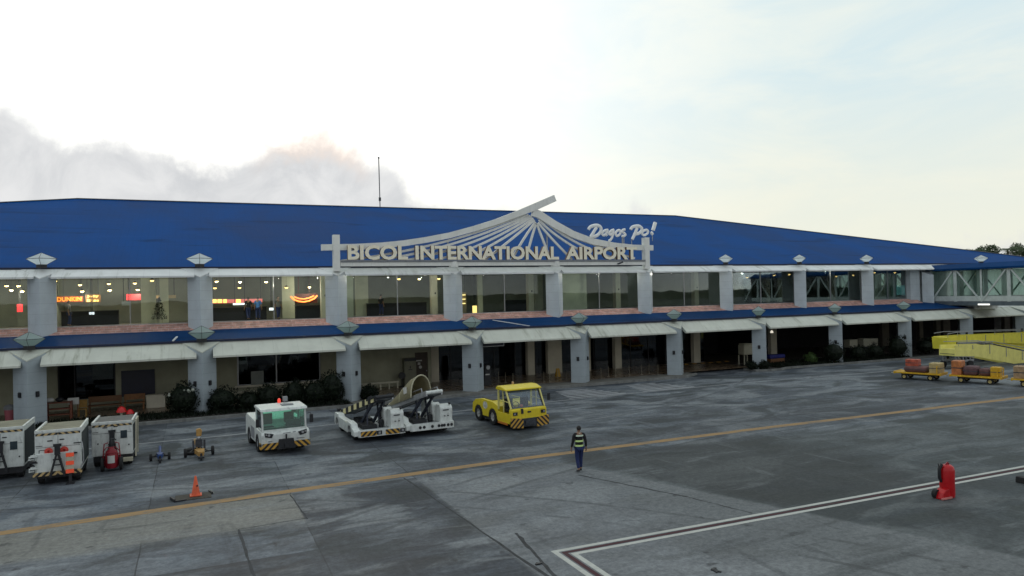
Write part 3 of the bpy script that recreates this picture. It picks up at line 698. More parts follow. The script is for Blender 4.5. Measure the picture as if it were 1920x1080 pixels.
# ------------------------------------------------------------------ airport sign on the roof edge
SY = 50.55
SG = thing('airport_sign', 'white cable-stayed sign frame reading BICOL INTERNATIONAL AIRPORT above the hall windows', 'sign', (21.9, SY, 8.9), world=True)
def S2(x, y, Y=SY): p = at(x, y, Y); return (p.x, p.y, p.z)
for xa, yt, yb in ((628, 441, 500), (1205.5, 446, 520)):
    p = at(xa, yt, SY); xx = (XN[4] if xa < 900 else XN[7]-.05); g = MB(); g.box(xx-.22, xx+.22, SY-.45, SY+.05, 8.6, p.z); obj('post', g, SIGNW, SG)
def strip(mb, px_pts, w, y0, y1):       # a flat-sided curved beam through pixel points, w metres deep in elevation
    P = [at(x, y, SY) for x, y in px_pts]; top = []; bot = []
    for i, p in enumerate(P):
        d = P[min(i+1, len(P)-1)]-P[max(i-1, 0)]; n = Vector((-d.z, 0, d.x)).normalized()
        ww = w[i] if isinstance(w, (list, tuple)) else w
        top.append(p); bot.append(p-n*ww)
    N = len(P); vs = []
    for a, b in zip(top, bot): vs += [(a.x, y0, a.z), (b.x, y0, b.z), (b.x, y1, b.z), (a.x, y1, a.z)]
    fs = [(3, 2, 1, 0), tuple(4*(N-1)+k for k in range(4))]
    for i in range(N-1):
        for k in range(4): fs.append((4*i+k, 4*i+(k+1) % 4, 4*i+4+(k+1) % 4, 4*i+4+k))
    mb.add(vs, fs)
def bez(p0, p1, p2, n=14):
    return [((1-t)**2*p0[0]+2*t*(1-t)*p1[0]+t*t*p2[0], (1-t)**2*p0[1]+2*t*(1-t)*p1[1]+t*t*p2[1]) for t in [i/n for i in range(n+1)]]
g = MB(); strip(g, [(602, 458.5), (636, 458), (668, 457.5), (715, 455), (755, 451), (795, 445), (840, 436.5), (890, 423), (930, 410.5), (967, 396), (1002, 381), (1037, 366)], [.42]*9+[.46, .55, .52], SY-.2, SY+.12)
obj('left_beam', g, SIGNW, SG)
g = MB(); strip(g, [(1000, 391), (1012, 395.5), (1040, 414), (1075, 433.5), (1112, 447.5), (1150, 455), (1185, 459), (1223, 460)], [.62, .60, .58, .55, .5, .46, .44, .44], SY-.16, SY+.15)
obj('right_beam', g, SIGNW, SG)
rays = [((640, 487), (835, 464), (985, 399)), ((694, 488), (850, 467), (990, 401)), ((748, 488), (868, 470), (993, 403)), ((805, 488), (890, 471), (996, 405)), ((858, 488), (925, 461), (999, 408)),
        ((905, 488), (950, 455), (1001, 411)), ((957, 488), (980, 445), (1003, 415)), ((985, 488), (993, 450), (1004, 418)),
        ((1032, 488), (1018, 455), (1005, 420)), ((1072, 488), (1035, 452), (1008, 419)), ((1118, 487), (1045, 452), (1010, 414)), ((1155, 487), (1068, 460), (1013, 409)), ((1190, 486), (1085, 458), (1015, 404))]
for r_ in rays:
    g = MB(); strip(g, bez(*r_), .165, SY-.02, SY+.10); obj('stay', g, SIGNW, SG)
g = MB()
for x, y0, y1 in ((841, 449, 487), (1027, 436, 487), (1169, 443, 458)): p, q = at(x, y0, SY), at(x, y1, SY); g.box(p.x-.05, p.x+.05, SY+.13, SY+.2, q.z, p.z)
obj('strut', g, STEEL, SG)
g = MB(); g.box(XN[4]+.25, XN[7]-.3, SY-.5, SY-.1, 9.24, 9.36); obj('letter_rail', g, GREYP, SG)
g = MB(); g.box(XN[4]+.25, XN[7]-.3, SY-.42, SY+.0, 8.95, 9.22); obj('base_beam', g, SIGNW, SG)
for x in (XN[5], XN[6]): g = MB(); g.prism([(x-.3, SY-.38), (x, SY-.62), (x+.3, SY-.38), (x+.3, SY), (x-.3, SY)], 2, 8.84, 9.25); obj('bracket', g, SIGNW, SG)
a = at(1160, 492, SY-.6); g = MB(); g.cyl((a.x-.05, SY-.55, a.z-.12), (a.x+.32, SY-.75, a.z+.02), .06); g.bar((a.x, SY-.5, a.z-.1), (a.x, SY-.4, a.z-.1), .05); obj('security_camera', g, DARKSTEEL, SG)
LETTER = mat('cream_sign_letter', (.96, .89, .70), .5, .06, 3, dirt=.15); LSIDE = mat('shaded_tan_letter_side', (.15, .085, .045), .6, .15, 3)  # tan sides, coloured darker brown to carry the shading between letters
LY = SY-.45
def letters(word, x0, x1, parent, z0, z1):
    vs, fs = text_mesh(word, 1.0, .5, .034)
    # split into islands, one per letter
    par = list(range(len(vs)))
    def find(a):
        while par[a] != a: par[a] = par[par[a]]; a = par[a]
        return a
    for f in fs:
        for v in f[1:]: par[find(v)] = find(f[0])
    key = {}
    for i, v in enumerate(vs): key.setdefault((round(v[0], 4), round(v[1], 4), round(v[2], 4)), []).append(i)
    for k in key.values():
        for i in k[1:]: par[find(i)] = find(k[0])
    xs = [v[0] for v in vs]; ys = [v[1] for v in vs]; ax, bx, ay, by = min(xs), max(xs), min(ys), max(ys)
    isl = {}
    for i in range(len(vs)): isl.setdefault(find(i), []).append(i)
    for grp in sorted(isl.values(), key=lambda q: min(vs[i][0] for i in q)):
        idx = {v: k for k, v in enumerate(grp)}; mb = MB()
        pts = [(x0+(vs[i][0]-ax)/(bx-ax)*(x1-x0), LY+(.5-vs[i][2])*.26, z0+(vs[i][1]-ay)/(by-ay)*(z1-z0)) for i in grp]
        ff = [tuple(idx[v] for v in f) for f in fs if f[0] in idx]
        mb.add(pts, ff)
        for q, f in enumerate(ff):
            ysn = [pts[v][1] for v in f]; mb.m[q] = 0 if max(ysn)-min(ysn) < .02 and ysn[0] < LY+.02 else 1
        cx = sum(p[0] for p in pts)/len(pts)
        obj('letter', mb, [LETTER, LSIDE], parent)
def lx(x, y=475): return at(x, y, LY).x
for wd, a, b in (('BICOL', 652, 765), ('INTERNATIONAL', 779, 1048), ('AIRPORT', 1061, 1195)): letters(wd, lx(a), lx(b), SG, 9.38, 10.42)
# script greeting
SC = thing('greeting_sign', 'white script sign reading Dagos Po! on thin struts at the right end of the frame', 'sign', at(1165, 460, SY-.1), world=True)
strokes = [[(40, 240), (80, 190), (150, 160), (235, 152), (300, 178), (325, 235), (308, 300), (245, 370), (165, 402), (95, 408)], [(222, 195), (180, 260), (140, 330), (92, 405)],
           [(480, 255), (415, 265), (355, 315), (352, 352), (395, 372), (445, 320), (478, 262), (440, 345), (455, 385)],
           [(612, 250), (552, 272), (505, 325), (520, 358), (560, 350), (608, 262), (585, 380), (545, 470), (498, 495)],
           [(735, 258), (680, 280), (650, 335), (672, 385), (720, 375), (758, 325), (752, 275), (735, 258)], [(865, 245), (808, 258), (806, 300), (852, 330), (872, 365), (835, 392), (790, 385)],
           [(990, 250), (1015, 200), (1075, 175), (1170, 168), (1235, 210), (1238, 260), (1190, 320), (1120, 345), (1060, 350)], [(1135, 210), (1105, 290), (1070, 375), (1025, 465)],
           [(1345, 252), (1285, 272), (1242, 325), (1275, 368), (1330, 360), (1378, 315), (1372, 268), (1345, 252)], [(1545, 85), (1520, 170), (1490, 262)], [(1455, 342), (1482, 318)]]
def smooth(pts, k=3):
    out = []
    for i in range(len(pts)-1):
        p0, p1, p2, p3 = pts[max(i-1, 0)], pts[i], pts[i+1], pts[min(i+2, len(pts)-1)]
        for j in range(k):
            t = j/k; out.append(tuple(.5*(2*p1[a]+(p2[a]-p0[a])*t+(2*p0[a]-5*p1[a]+4*p2[a]-p3[a])*t*t+(3*p1[a]-p0[a]-3*p2[a]+p3[a])*t**3) for a in (0, 1)))
    return out+[pts[-1]]
grp = [(0, 1), (2,), (3,), (4,), (5,), (6, 7), (8,), (9, 10)]
SCRIPT = mat('white_script_letter', (.92, .93, .90), .45, .05, 3)
for ids in grp:
    g = MB()
    for q in ids:
        wdt = .138 if q in (0, 1, 6, 7, 9, 10) else .104
        if q in (9, 10): wdt = .17
        g.tube([S2(1100+u/12, 410+v/12, SY-.1) for u, v in smooth(strokes[q])], wdt, 8, 0, .8)
    obj('letter', g, SCRIPT, SC, smooth=True)
g = MB()
for u, v0, v1 in ((840, 395, 565), (1012, 470, 590), (520, 480, 545), (150, 400, 455), (1480, 340, 500)): g.tube([S2(1100+u/12, 410+v0/12, SY-.05), S2(1100+u/12, 410+v1/12, SY-.05)], .035, 6)
obj('strut', g, STEEL, SC)
# ------------------------------------------------------------------ inside the hall: lamps, shop signs, people, furniture
BAYTXT = ['far left', 'first', 'second', 'third', 'fourth', 'fifth', 'sixth', 'seventh', 'eighth', 'last']
def bay_of(x):
    k = sum(1 for q in XN if q < x)-3; return max(0, min(9, k))
def light_at(p, energy, col, r=.015):
    l = bpy.data.lights.new('hall_lamp_light', 'POINT'); l.energy = energy; l.color = col; l.shadow_soft_size = r
    o = bpy.data.objects.new('hall_lamp_light', l); C.objects.link(o); o.location = p; return o
pend = [(21, 544), (12, 536), (42, 546), (35, 536), (103, 527), (150, 534), (154, 546), (204, 532), (206, 544), (253, 531), (258, 543), (285, 526), (406, 527.5), (403, 540), (450, 528.5), (449, 539.5), (499, 528.5), (537, 539), (580, 538),
        (748, 523), (786, 523), (823, 522.5), (1401, 520), (1452, 516), (1480, 514.5), (1568, 518), (1600, 516), (1640, 511), (1678, 511)]
for q, (x, y) in enumerate(pend):
    Yp = 53.0 if y < 530 else 56.5
    p = at(x, y, Yp); k = bay_of(p.x)
    t = thing('ceiling_lamp', 'warm round lamp hanging in the upstairs hall behind the %s upper window' % BAYTXT[k], 'lamp', (p.x, p.y, p.z), 0, 'warm lamps in the upstairs hall')
    g = MB(); g.ball((0, 0, 0), .105, 10, 0, (1.15, 1, .8)); obj('bulb', g, LAMPB, t, smooth=True)
    g = MB(); g.cyl((0, 0, .09), (0, 0, 8.62-p.z), .006, n=5); g.lathe([(.13, .02), (.09, .12), (.03, .16)], n=12); obj('shade', g, BLACK, t)
    if q % 2 == 0 and k < 3: l = light_at((0, -.25, -.25), 80, (1, .91, .74)); l.parent = t
for x, y in ((526, 523.5), (601, 522), (669, 521.5), (735, 520.5), (799, 519.5), (918, 518.5), (974, 518), (1082, 516.5), (1132, 516), (1181, 515.5), (1229, 515), (1275, 514.5), (1321, 514), (1407, 512.5), (1566, 511.5)):
    p = at(x, y, 50.75); k = bay_of(p.x)
    g = MB(); g.lathe([(.07, -.03), (.09, 0), (.09, .02)], (p.x, 50.75, 8.35), 12); 
    sl_ = tag(obj('soffit_light', g, LAMPW), 'small pale downlight under the upper awning over the %s window' % BAYTXT[k], 'light', 'downlights under the upper awnings')
    l = light_at((p.x, 50.95, 8.2), 24, (1, .97, .84)); l.parent = sl_
def shop_sign(name, label, x0, x1, y0, y1, Y, M_board, lines, M_text, depth=.12):
    a, b = at(x0, y1, Y), at(x1, y0, Y); t = thing(name, label, 'sign', ((a.x+b.x)/2, Y, a.z), world=True)
    g = MB(); g.box(a.x, b.x, Y, Y+depth, a.z, b.z); bd = obj('board', g, M_board, t)
    g = MB(); g.box(a.x+.1, a.x+.14, Y+.03, Y+.07, b.z, 8.62); g.box(b.x-.14, b.x-.1, Y+.03, Y+.07, b.z, 8.62); obj('hanger', g, BLACK, t)
    if lines:
        g = MB(); n = len(lines); h = (b.z-a.z)/n
        for i, s_ in enumerate(lines):
            z0 = b.z-(i+1)*h+h*.14; place_text(g, s_, a.x+.1, b.x-.1, Y-.05, z0, z0+h*.72, .05, .012)
        obj('lettering', g, M_text, t)
    return t
def glow(n, c, e): return mat(n, c, .5, 0, emit=c+(e,))
shop_sign('shop_sign', 'long orange glowing shop sign reading DUNKIN upstairs in the first full window', 104, 156, 555, 567, 57, mat('dark_orange_board', (.15, .03, .005), .5, .1, 3, emit=(.9, .16, .01, .35)), ['DUNKIN'], glow('orange_neon', (1, .30, .03), 1.5))
shop_sign('shop_sign', 'square yellow-lettered glowing sign of two lines beside the long orange shop sign', 160, 188, 552, 567, 57, mat('brown_sign_board', (.12, .05, .01), .5, .1, 3, emit=(.8, .25, .02, .25)), ['Jolly', 'Bites'], glow('yellow_neon', (1, .66, .18), 1.8))
shop_sign('shop_sign', 'small plain red glowing sign box upstairs in the first full window', 237, 268, 551, 563, 57, mat('red_lit_board', (.6, .03, .03), .5, .05, 3, emit=(1, .05, .06, 1.0)), [], None)
shop_sign('shop_sign', 'dull tan unlit sign board right of the small red sign box', 286, 330, 553, 560, 57, mat('tan_board', (.42, .32, .18), .5, .1, 3), [], None)
t = shop_sign('shop_sign', 'long pink and orange lit food stall sign upstairs in the second full window', 396, 492, 560, 569, 57.5, mat('pink_lit_board', (.5, .12, .12), .5, .3, 1.2, emit=(.9, .22, .20, .7)), [], None)
for x, w in ((402, 4), (412, 4), (422, 3), (447, 4)):
    a, b = at(x-w, 568, 57.45), at(x+w, 561, 57.45); g = MB(); g.box(a.x, b.x, 57.42, 57.5, a.z, b.z); obj('lit_panel', g, glow('amber_lit', (1, .5, .12), 2.6), t)
t = thing('shop_sign', 'curved orange neon sign shaped like a smile at the right of the second full window', 'sign', at(570, 562, 57), world=True)
g = MB(); pp = [at(x, y, 57) for x, y in ((545, 556), (552, 562), (560, 565), (570, 566), (580, 564), (589, 560), (595, 554))]; g.tube(pp, .06, 6); g.tube([p+Vector((0, 0, .22)) for p in pp[1:-1]], .05, 6); obj('neon_tube', g, glow('orange_red_neon', (1, .26, .06), 2.2), t)
g = MB(); g.box(pp[0].x, pp[-1].x, 57.1, 57.2, pp[3].z-.1, pp[0].z+.2); g.box(pp[2].x, pp[2].x+.04, 57.12, 57.16, pp[0].z, 8.62); g.box(pp[4].x, pp[4].x+.04, 57.12, 57.16, pp[0].z, 8.62); obj('board', g, mat('dark_red_board', (.08, .02, .015), .6, .1, 2), t)
shop_sign('hanging_lightbox', 'small white lit box hanging upstairs near the pink food stall sign', 437, 462, 568, 572, 57, mat('white_lightbox', (.8, .8, .8), .5, 0, emit=(.9, .92, 1, 1.5)), [], None)
shop_sign('hanging_lightbox', 'white glowing box beside the window bar of the second full window', 505, 513, 577, 582, 56, mat('white_lightbox', (0, 0, 0)), [], None)
shop_sign('hanging_lightbox', 'white oval glow above the dark counter in the first full window', 167, 177, 585, 590, 56, mat('white_lightbox', (0, 0, 0)), [], None)
shop_sign('hanging_notice', 'grey blank notice board beside the bar of the first full window', 228, 245, 565, 573, 54, mat('grey_notice', (.42, .44, .42), .5, .05, 2), [], None)
shop_sign('video_screen', 'teal and white lit screen upstairs in the last hall window', 1683, 1699, 535, 553, 54, mat('teal_screen', (.1, .3, .3), .4, .6, 1.5, emit=(.12, .36, .36, .5)), [], None)
shop_sign('shop_sign', 'small red vertical sign upstairs at the left edge of the photo', 32, 42, 570, 585, 57, mat('red_lit_board', (0, 0, 0)), [], None)
t = shop_sign('lit_shelf', 'yellow lit display shelf upstairs in the fourth window beside the column', 866, 874, 548, 590, 54, mat('shelf_board', (.3, .24, .14), .6, .1, 2), [], None)
for y in (553, 561, 569): a = at(867, y, 53.9); g = MB(); g.box(a.x, a.x+.25, 53.86, 53.94, a.z-.03, a.z+.03); obj('shelf_light', g, glow('shelf_glow', (1, .75, .3), 2.0), t)
shop_sign('lit_cabinet', 'narrow cabinet glowing warm yellow in the fourth window', 887, 894, 573, 588, 54, mat('cabinet_glow', (.6, .45, .2), .5, .2, 2, emit=(1, .68, .22, 1.6)), [], None)
for k, (x0, x1, y0, yy, l) in enumerate(((115, 222, 598, 56, 'long dark counter with chairs upstairs in the first full window'), (400, 500, 592, 56, 'dark counter under the pink food stall sign upstairs'), (690, 800, 582, 56, 'dark row of seats in the third upper window'), (555, 600, 590, 55.5, 'dark low counter below the curved neon sign'), (950, 990, 575, 56, 'dark row of seats in the fourth upper window'))):
    a, b = at(x0, y0, yy), at(x1, y0, yy)
    t = thing('counter', l, 'counter', ((a.x+b.x)/2, yy, 5.3)); w = (b.x-a.x)/2
    g = MB(); g.box(-w, w, 0, .6, 0, .95); obj('front', g, DARKWALL, t); g = MB(); g.box(-w-.05, w+.05, -.05, .65, .95, 1.0); obj('top', g, mat('dark_counter_top', (.06, .055, .05), .3, .2, 2), t)
a = at(299, 604, 54); t = thing('conifer', 'dark cone-shaped potted tree upstairs between the pale wall panels', 'plant', (a.x, 54, 5.3))
g = MB(); g.lathe([(.18, 0), (.22, .3), (.2, .3)], n=10); obj('pot', g, CREAM, t)
r = random.Random(9); g = MB()
for _ in range(500):
    h = r.random()**1.4; rad = .5*(1-h)+.03; an = r.uniform(0, 6.28); p = Vector((rad*math.cos(an)*r.random()**.4, rad*math.sin(an)*r.random()**.4, .35+1.45*h)); d = Vector((r.uniform(-1, 1), r.uniform(-1, 1), r.uniform(-1, 1)))*.09
    e = Vector((r.uniform(-1, 1), r.uniform(-1, 1), r.uniform(-1, 1)))*.09; g.add([p, p+d, p+e], [(0, 1, 2)])
obj('foliage', g, LEAF, t)

# ------------------------------------------------------------------ people
SKIN = mat('brown_skin', (.24, .135, .085), .55, .1, 6); HAIR = mat('black_hair', (.008, .007, .007), .6, .2, 9)
def skin_mesh(name, chains, M, parent, sub=2, root=0):
    """chains: list of lists of (x,y,z,r); points that coincide are shared."""
    me = bpy.data.meshes.new(name); idx = {}; vs = []; rs = []; es = set()
    for ch in chains:
        prev = None
        for p in ch:
            k = tuple(round(c, 4) for c in p[:3])
            if k not in idx: idx[k] = len(vs); vs.append(p[:3]); rs.append(p[3] if isinstance(p[3], tuple) else (p[3], p[3]))
            if prev is not None and prev != idx[k]: es.add((min(prev, idx[k]), max(prev, idx[k])))
            prev = idx[k]
    me.from_pydata(vs, sorted(es), []); o = bpy.data.objects.new(name, me); C.objects.link(o)
    m_ = o.modifiers.new('skin', 'SKIN'); m_.use_smooth_shade = True
    sl = me.skin_vertices[0].data if me.skin_vertices else None
    if sl is None:
        bm = bmesh.new(); bm.from_mesh(me); bm.verts.layers.skin.verify(); bm.to_mesh(me); bm.free(); sl = me.skin_vertices[0].data
    for i, q in enumerate(rs): sl[i].radius = q; sl[i].use_root = (i == root)
    s_ = o.modifiers.new('sub', 'SUBSURF'); s_.levels = sub; s_.render_levels = sub
    me.materials.append(M)
    dg = bpy.context.evaluated_depsgraph_get(); bpy.context.view_layer.update()
    me2 = bpy.data.meshes.new_from_object(o.evaluated_get(bpy.context.evaluated_depsgraph_get())); me2.name = name
    C.objects.unlink(o); bpy.data.objects.remove(o)
    me2.polygons.foreach_set('use_smooth', [True]*len(me2.polygons))
    if not me2.materials: me2.materials.append(M)
    n = bpy.data.objects.new(name, me2); C.objects.link(n); n.parent = parent; return n
def person(label, loc, rz, top, legs, vest=None, stride=.16, group=None, h=1.72, bare=False):
    """Standing or walking figure, facing -Y at rz = 0."""
    t = thing('person', label, 'person', loc, rz, group); k = h/1.72; t.scale = (k, k, k)
    sL, sR = -stride, stride
    hipL, hipR = (-.09, 0, .88), (.09, 0, .88)
    kneeL, kneeR = (-.095, sL*.55-.05, .48), (.095, sR*.45-.03, .48)
    ankL, ankR = (-.09, sL*.95, .09), (.09, sR*1.25+.03, .11)
    toeL, toeR = (-.10, sL*.95-.17, .035), (.10, sR*1.25-.13, .04)
    shL, shR = (-.185, .0, 1.40), (.185, .0, 1.40)
    elL, elR = (-.245, .03+stride*.25, 1.13), (.245, .03-stride*.3, 1.13)
    wrL, wrR = (-.275, -.04+stride*.5, .90), (.275, -.04-stride*.55, .90)
    def hand(w, s, sw):
        c = []; x, y, z = w
        palm = (x+s*.008, y-.01, z-.075)
        c.append([(x, y, z, .027), (x+s*.003, y-.004, z-.03, (.032, .02)), palm+((.038, .018),)])
        for i, (dy, L) in enumerate(((-.034, .072), (-.012, .082), (.011, .077), (.032, .060))):
            c.append([palm+((.038, .018),), (palm[0]+s*.002, palm[1]+dy, palm[2]-.022, .0095), (palm[0]-s*.006, palm[1]+dy-.004, palm[2]-.022-L*.5, .009), (palm[0]-s*.02, palm[1]+dy-.008, palm[2]-.022-L*.92, .0075)])
        c.append([(x+s*.003, y-.004, z-.03, (.032, .02)), (x-s*.006, y-.04, z-.055, .011), (x-s*.012, y-.055, z-.088, .009)])
        return c
    body = [[(0, 0, .93, (.13, .10)), (0, .0, 1.10, (.12, .095)), (0, .0, 1.28, (.15, .105)), (0, .005, 1.41, (.13, .085)), (0, .0, 1.475, .052), (0, -.012, 1.53, .05), (0, -.02, 1.60, (.072, .085)), (0, -.01, 1.66, (.074, .088)), (0, 0, 1.705, (.045, .05))],
            [(0, .005, 1.41, (.13, .085)), shL+(.062,), elL+(.043,), wrL+(.028,)], [(0, .005, 1.41, (.13, .085)), shR+(.062,), elR+(.043,), wrR+(.028,)],
            [(0, 0, .93, (.13, .10)), hipL+(.088,), kneeL+(.058,), ankL+(.038,), toeL+(.03,)], [(0, 0, .93, (.13, .10)), hipR+(.088,), kneeR+(.058,), ankR+(.038,), toeR+(.03,)],
            [(0, -.02, 1.60, (.072, .085)), (0, -.108, 1.595, .014)], [(0, -.02, 1.60, (.072, .085)), (-.08, .0, 1.605, .014)], [(0, -.02, 1.60, (.072, .085)), (.08, .0, 1.605, .014)]]
    body += hand(wrL, -1, 0)+hand(wrR, 1, 0)
    b = skin_mesh('body', body, SKIN, t, 2)
    g = MB()
    for s in (-1, 1): g.ball((s*.032, -.096, 1.62), .011, 8)
    obj('eyes', g, mat('dark_eye', (.02, .015, .012), .3, 0), t, smooth=True)
    g = MB(); g.tube([(-.024, -.099, 1.553), (0, -.105, 1.55), (.024, -.099, 1.553)], .006, 6); obj('mouth', g, mat('lips', (.16, .06, .05), .5, 0), t)
    g = MB(); n = 14; hv = []
    for j in range(8):
        a = j/7*R(118)
        for i in range(n):
            th = 2*math.pi*i/n; fr = max(0, -math.sin(th)); aa = a*(1-.42*fr)
            hv.append((.088*math.sin(aa)*math.cos(th), .012+.106*math.sin(aa)*math.sin(th), 1.625+.105*math.cos(aa)))
    g.add(hv, [(j*n+i, (j+1)*n+i, (j+1)*n+(i+1) % n, j*n+(i+1) % n) for j in range(7) for i in range(n)]); obj('hair', g, HAIR, t, smooth=True)
    sl = .10 if not bare else .45
    fx = lambda a, b_, u: tuple(a[i]+(b_[i]-a[i])*u for i in range(3))
    shirt = [[(0, 0, .86, (.165, .125)), (0, 0, 1.0, (.158, .12)), (0, .0, 1.15, (.158, .115)), (0, .0, 1.30, (.172, .122)), (0, .005, 1.42, (.135, .09)), (0, .0, 1.465, .066)]]
    for sh, el, wr in ((shL, elL, wrL), (shR, elR, wrR)):
        ch = [(0, .005, 1.42, (.135, .09)), sh+(.078,), el+(.057,)]
        if not bare: ch.append(fx(el, wr, .93)+(.043,))
        shirt.append(ch)
    skin_mesh('jacket', shirt, top, t, 2)
    trs = [[(0, 0, .95, (.155, .12)), hipL+(.108,), kneeL+(.075,), fx(kneeL, ankL, .92)+(.062,)], [(0, 0, .95, (.155, .12)), hipR+(.108,), kneeR+(.075,), fx(kneeR, ankR, .92)+(.062,)]]
    skin_mesh('trousers', trs, legs, t, 2)
    for an, to in ((ankL, toeL), (ankR, toeR)):
        skin_mesh('shoe', [[(an[0], an[1]+.05, an[2]-.035, .043), (an[0], an[1]-.02, an[2]-.03, .048), (to[0], to[1], to[2], .038), (to[0]*1.0, to[1]-.05, to[2]-.002, .03)]], BLACK, t, 1)
    if vest:
        for z0, z1, rx, ry, M in vest:
            g = MB(); n = 20; vs = []
            for z in (z0, z1):
                for i in range(n): th = 2*math.pi*i/n; vs.append((rx*math.cos(th), ry*math.sin(th), z))
            g.add(vs, [(i, (i+1) % n, n+(i+1) % n, n+i) for i in range(n)]); obj('reflective_band', g, M, t, smooth=True)
    return t
NAVY = mat('navy_trousers', (.012, .022, .085), .8, .2, 8); BLK = mat('black_cloth', (.010, .010, .012), .85, .2, 8)
LIME = mat('lime_reflective_band', (.60, .78, .30), .5, .05, 5); PALEB = mat('pale_reflective_band', (.62, .72, .58), .5, .05, 5)
wp = on(1087, 884)
vest = [(1.335, 1.395, .192, .128, PALEB), (1.13, 1.195, .170, .128, LIME), (.955, 1.02, .170, .132, LIME), (1.435, 1.465, .095, .085, PALEB)]
person('person in dark jacket with lime bands and navy trousers walking away over the apron', (wp.x, wp.y, 0), R(180-8), BLK, NAVY, vest, .10)
BLUE = mat('blue_shirt', (.05, .16, .42), .8, .1, 6); GREYC = mat('grey_shirt', (.12, .12, .12), .8, .2, 6)
for x, y, Y, M, l, rz in ((484, 600, 55.2, BLUE, 'person in a blue shirt standing at the upstairs food stall', 160), (466, 600, 55.6, BLK, 'person in black left of the blue-shirted one upstairs', 200), (522, 600, 55, GREYC, 'person in grey right of the window bar upstairs', 30),
                          (130, 606, 54.5, GREYC, 'person in grey behind the long dark counter upstairs', 90), (715, 590, 55, BLK, 'dark figure standing behind the third upper window', 120)):
    a = at(x, y, Y); person(l, (a.x, Y, 5.3), R(rz), M, NAVY, None, .05, 'people in the upstairs hall', 1.68, True)

# ------------------------------------------------------------------ vehicles (local frame: front towards -Y)
def wheel(parent, x, y, r, w, side, hubM, name='wheel'):
    g = MB(); g.lathe([(r*.55, -w/2), (r*.92, -w/2), (r, -w*.32), (r, w*.32), (r*.92, w/2), (r*.55, w/2)], n=22, caps=False)
    g.v = [(x+v[2], y+v[0], r+v[1]) for v in g.v]; o = obj(name, g, RUBBER, parent, smooth=True)
    g = MB(); g.lathe([(r*.56, -w*.38), (r*.56, w*.40), (r*.42, w*.40), (r*.36, w*.22), (r*.16, w*.22), (r*.14, w*.42), (.01, w*.42)], n=18)
    g.v = [(x+side*v[2], y+v[0], r+v[1]) for v in g.v]; obj('rim', g, hubM, o, smooth=True); return o
def arch_profile(y0, y1, z0, ztop, wheels, r, front=None):
    """side outline (y,z) with wheel arches cut from the lower edge; from front (-y) to rear"""
    pts = [(y0, z0)]
    for wy in wheels:
        for i in range(9):
            a = math.pi-math.pi*i/8; pts.append((wy+r*math.cos(a), max(z0, .30+r*math.sin(a))))
    pts += [(y1, z0)]; return pts
def mirror_pair(parent, xs, y, z, M=BLACK):
    for s, x in zip((-1, 1), xs):
        g = MB(); g.tube([(x-s*.18, y+.12, z+.2), (x-s*.05, y, z+.24), (x, y, z+.15)], .015, 5); g.box(x-.075, x+.075, y-.03, y+.03, z-.2, z+.16); obj('mirror', g, M, parent, bevel=.015)

# --- white tow tractor
wt = thing('tow_tractor', 'white enclosed-cab tow tractor with green-tinted windscreen and black-yellow bumper', 'tractor', (3.45, 34.95, 0), R(5))
prof = [(-2.05, .34), (-2.08, .88), (-1.95, .99), (-.62, 1.02), (-.50, 1.28), (1.85, 1.36), (2.15, 1.22), (2.2, .34)]
def side_hull(prof, arches, r, x0, x1):
    bot = []
    for wy in sorted(arches, reverse=True):
        for i in range(11): a = math.pi*i/10; bot.append((wy+r*math.cos(a), .34+r*.98*math.sin(a)))
    return prof+bot
poly = side_hull(prof, [-.95, 1.25], .46, 0, 0)
g = MB(); g.prism(poly, 0, -1.02, 1.02); body = obj('body', g, WHITE_PAINT, wt, bevel=.03)
g = MB(); g.box(-.98, .98, -1.9, 1.9, .3, .5); obj('chassis', g, BLACK, wt)
g = MB(); g.prism([(-.92, -2.12), (.92, -2.12), (1.06, -2.0), (1.06, -1.7), (-1.06, -1.7), (-1.06, -2.0)], 2, .26, .52); obj('bumper', g, CHEV, wt)
g = MB(); g.prism([(-.38, .24), (.38, .24), (.30, .66), (-.30, .66)], 1, -2.22, -2.0); g.cyl((0, -2.16, .5), (0, -2.16, .86), .035); g.box(-.1, .1, -2.3, -2.2, .3, .5); obj('tow_hitch', g, BLACK, wt)
for s in (-1, 1):
    g = MB(); g.prism([(s*.52, .90), (s*.90, .98), (s*.88, .80), (s*.60, .74)], 1, -2.10, -2.05); hb = obj('headlight', g, BLACK, wt)
    g = MB(); g.cyl((s*.72, -2.125, .87), (s*.72, -2.09, .87), .055); g.cyl((s*.83, -2.125, .90), (s*.83, -2.09, .90), .035); obj('lens', g, STEEL, hb)
g = MB(); g.box(-.12, .20, -2.09, -2.075, .885, .915); g.box(.30, .42, -2.09, -2.075, .895, .93); g.box(.45, .80, -2.09, -2.075, .60, .64); g.box(-.75, -.58, -2.09, -2.075, .58, .62); obj('nameplate', g, GREYP, wt)
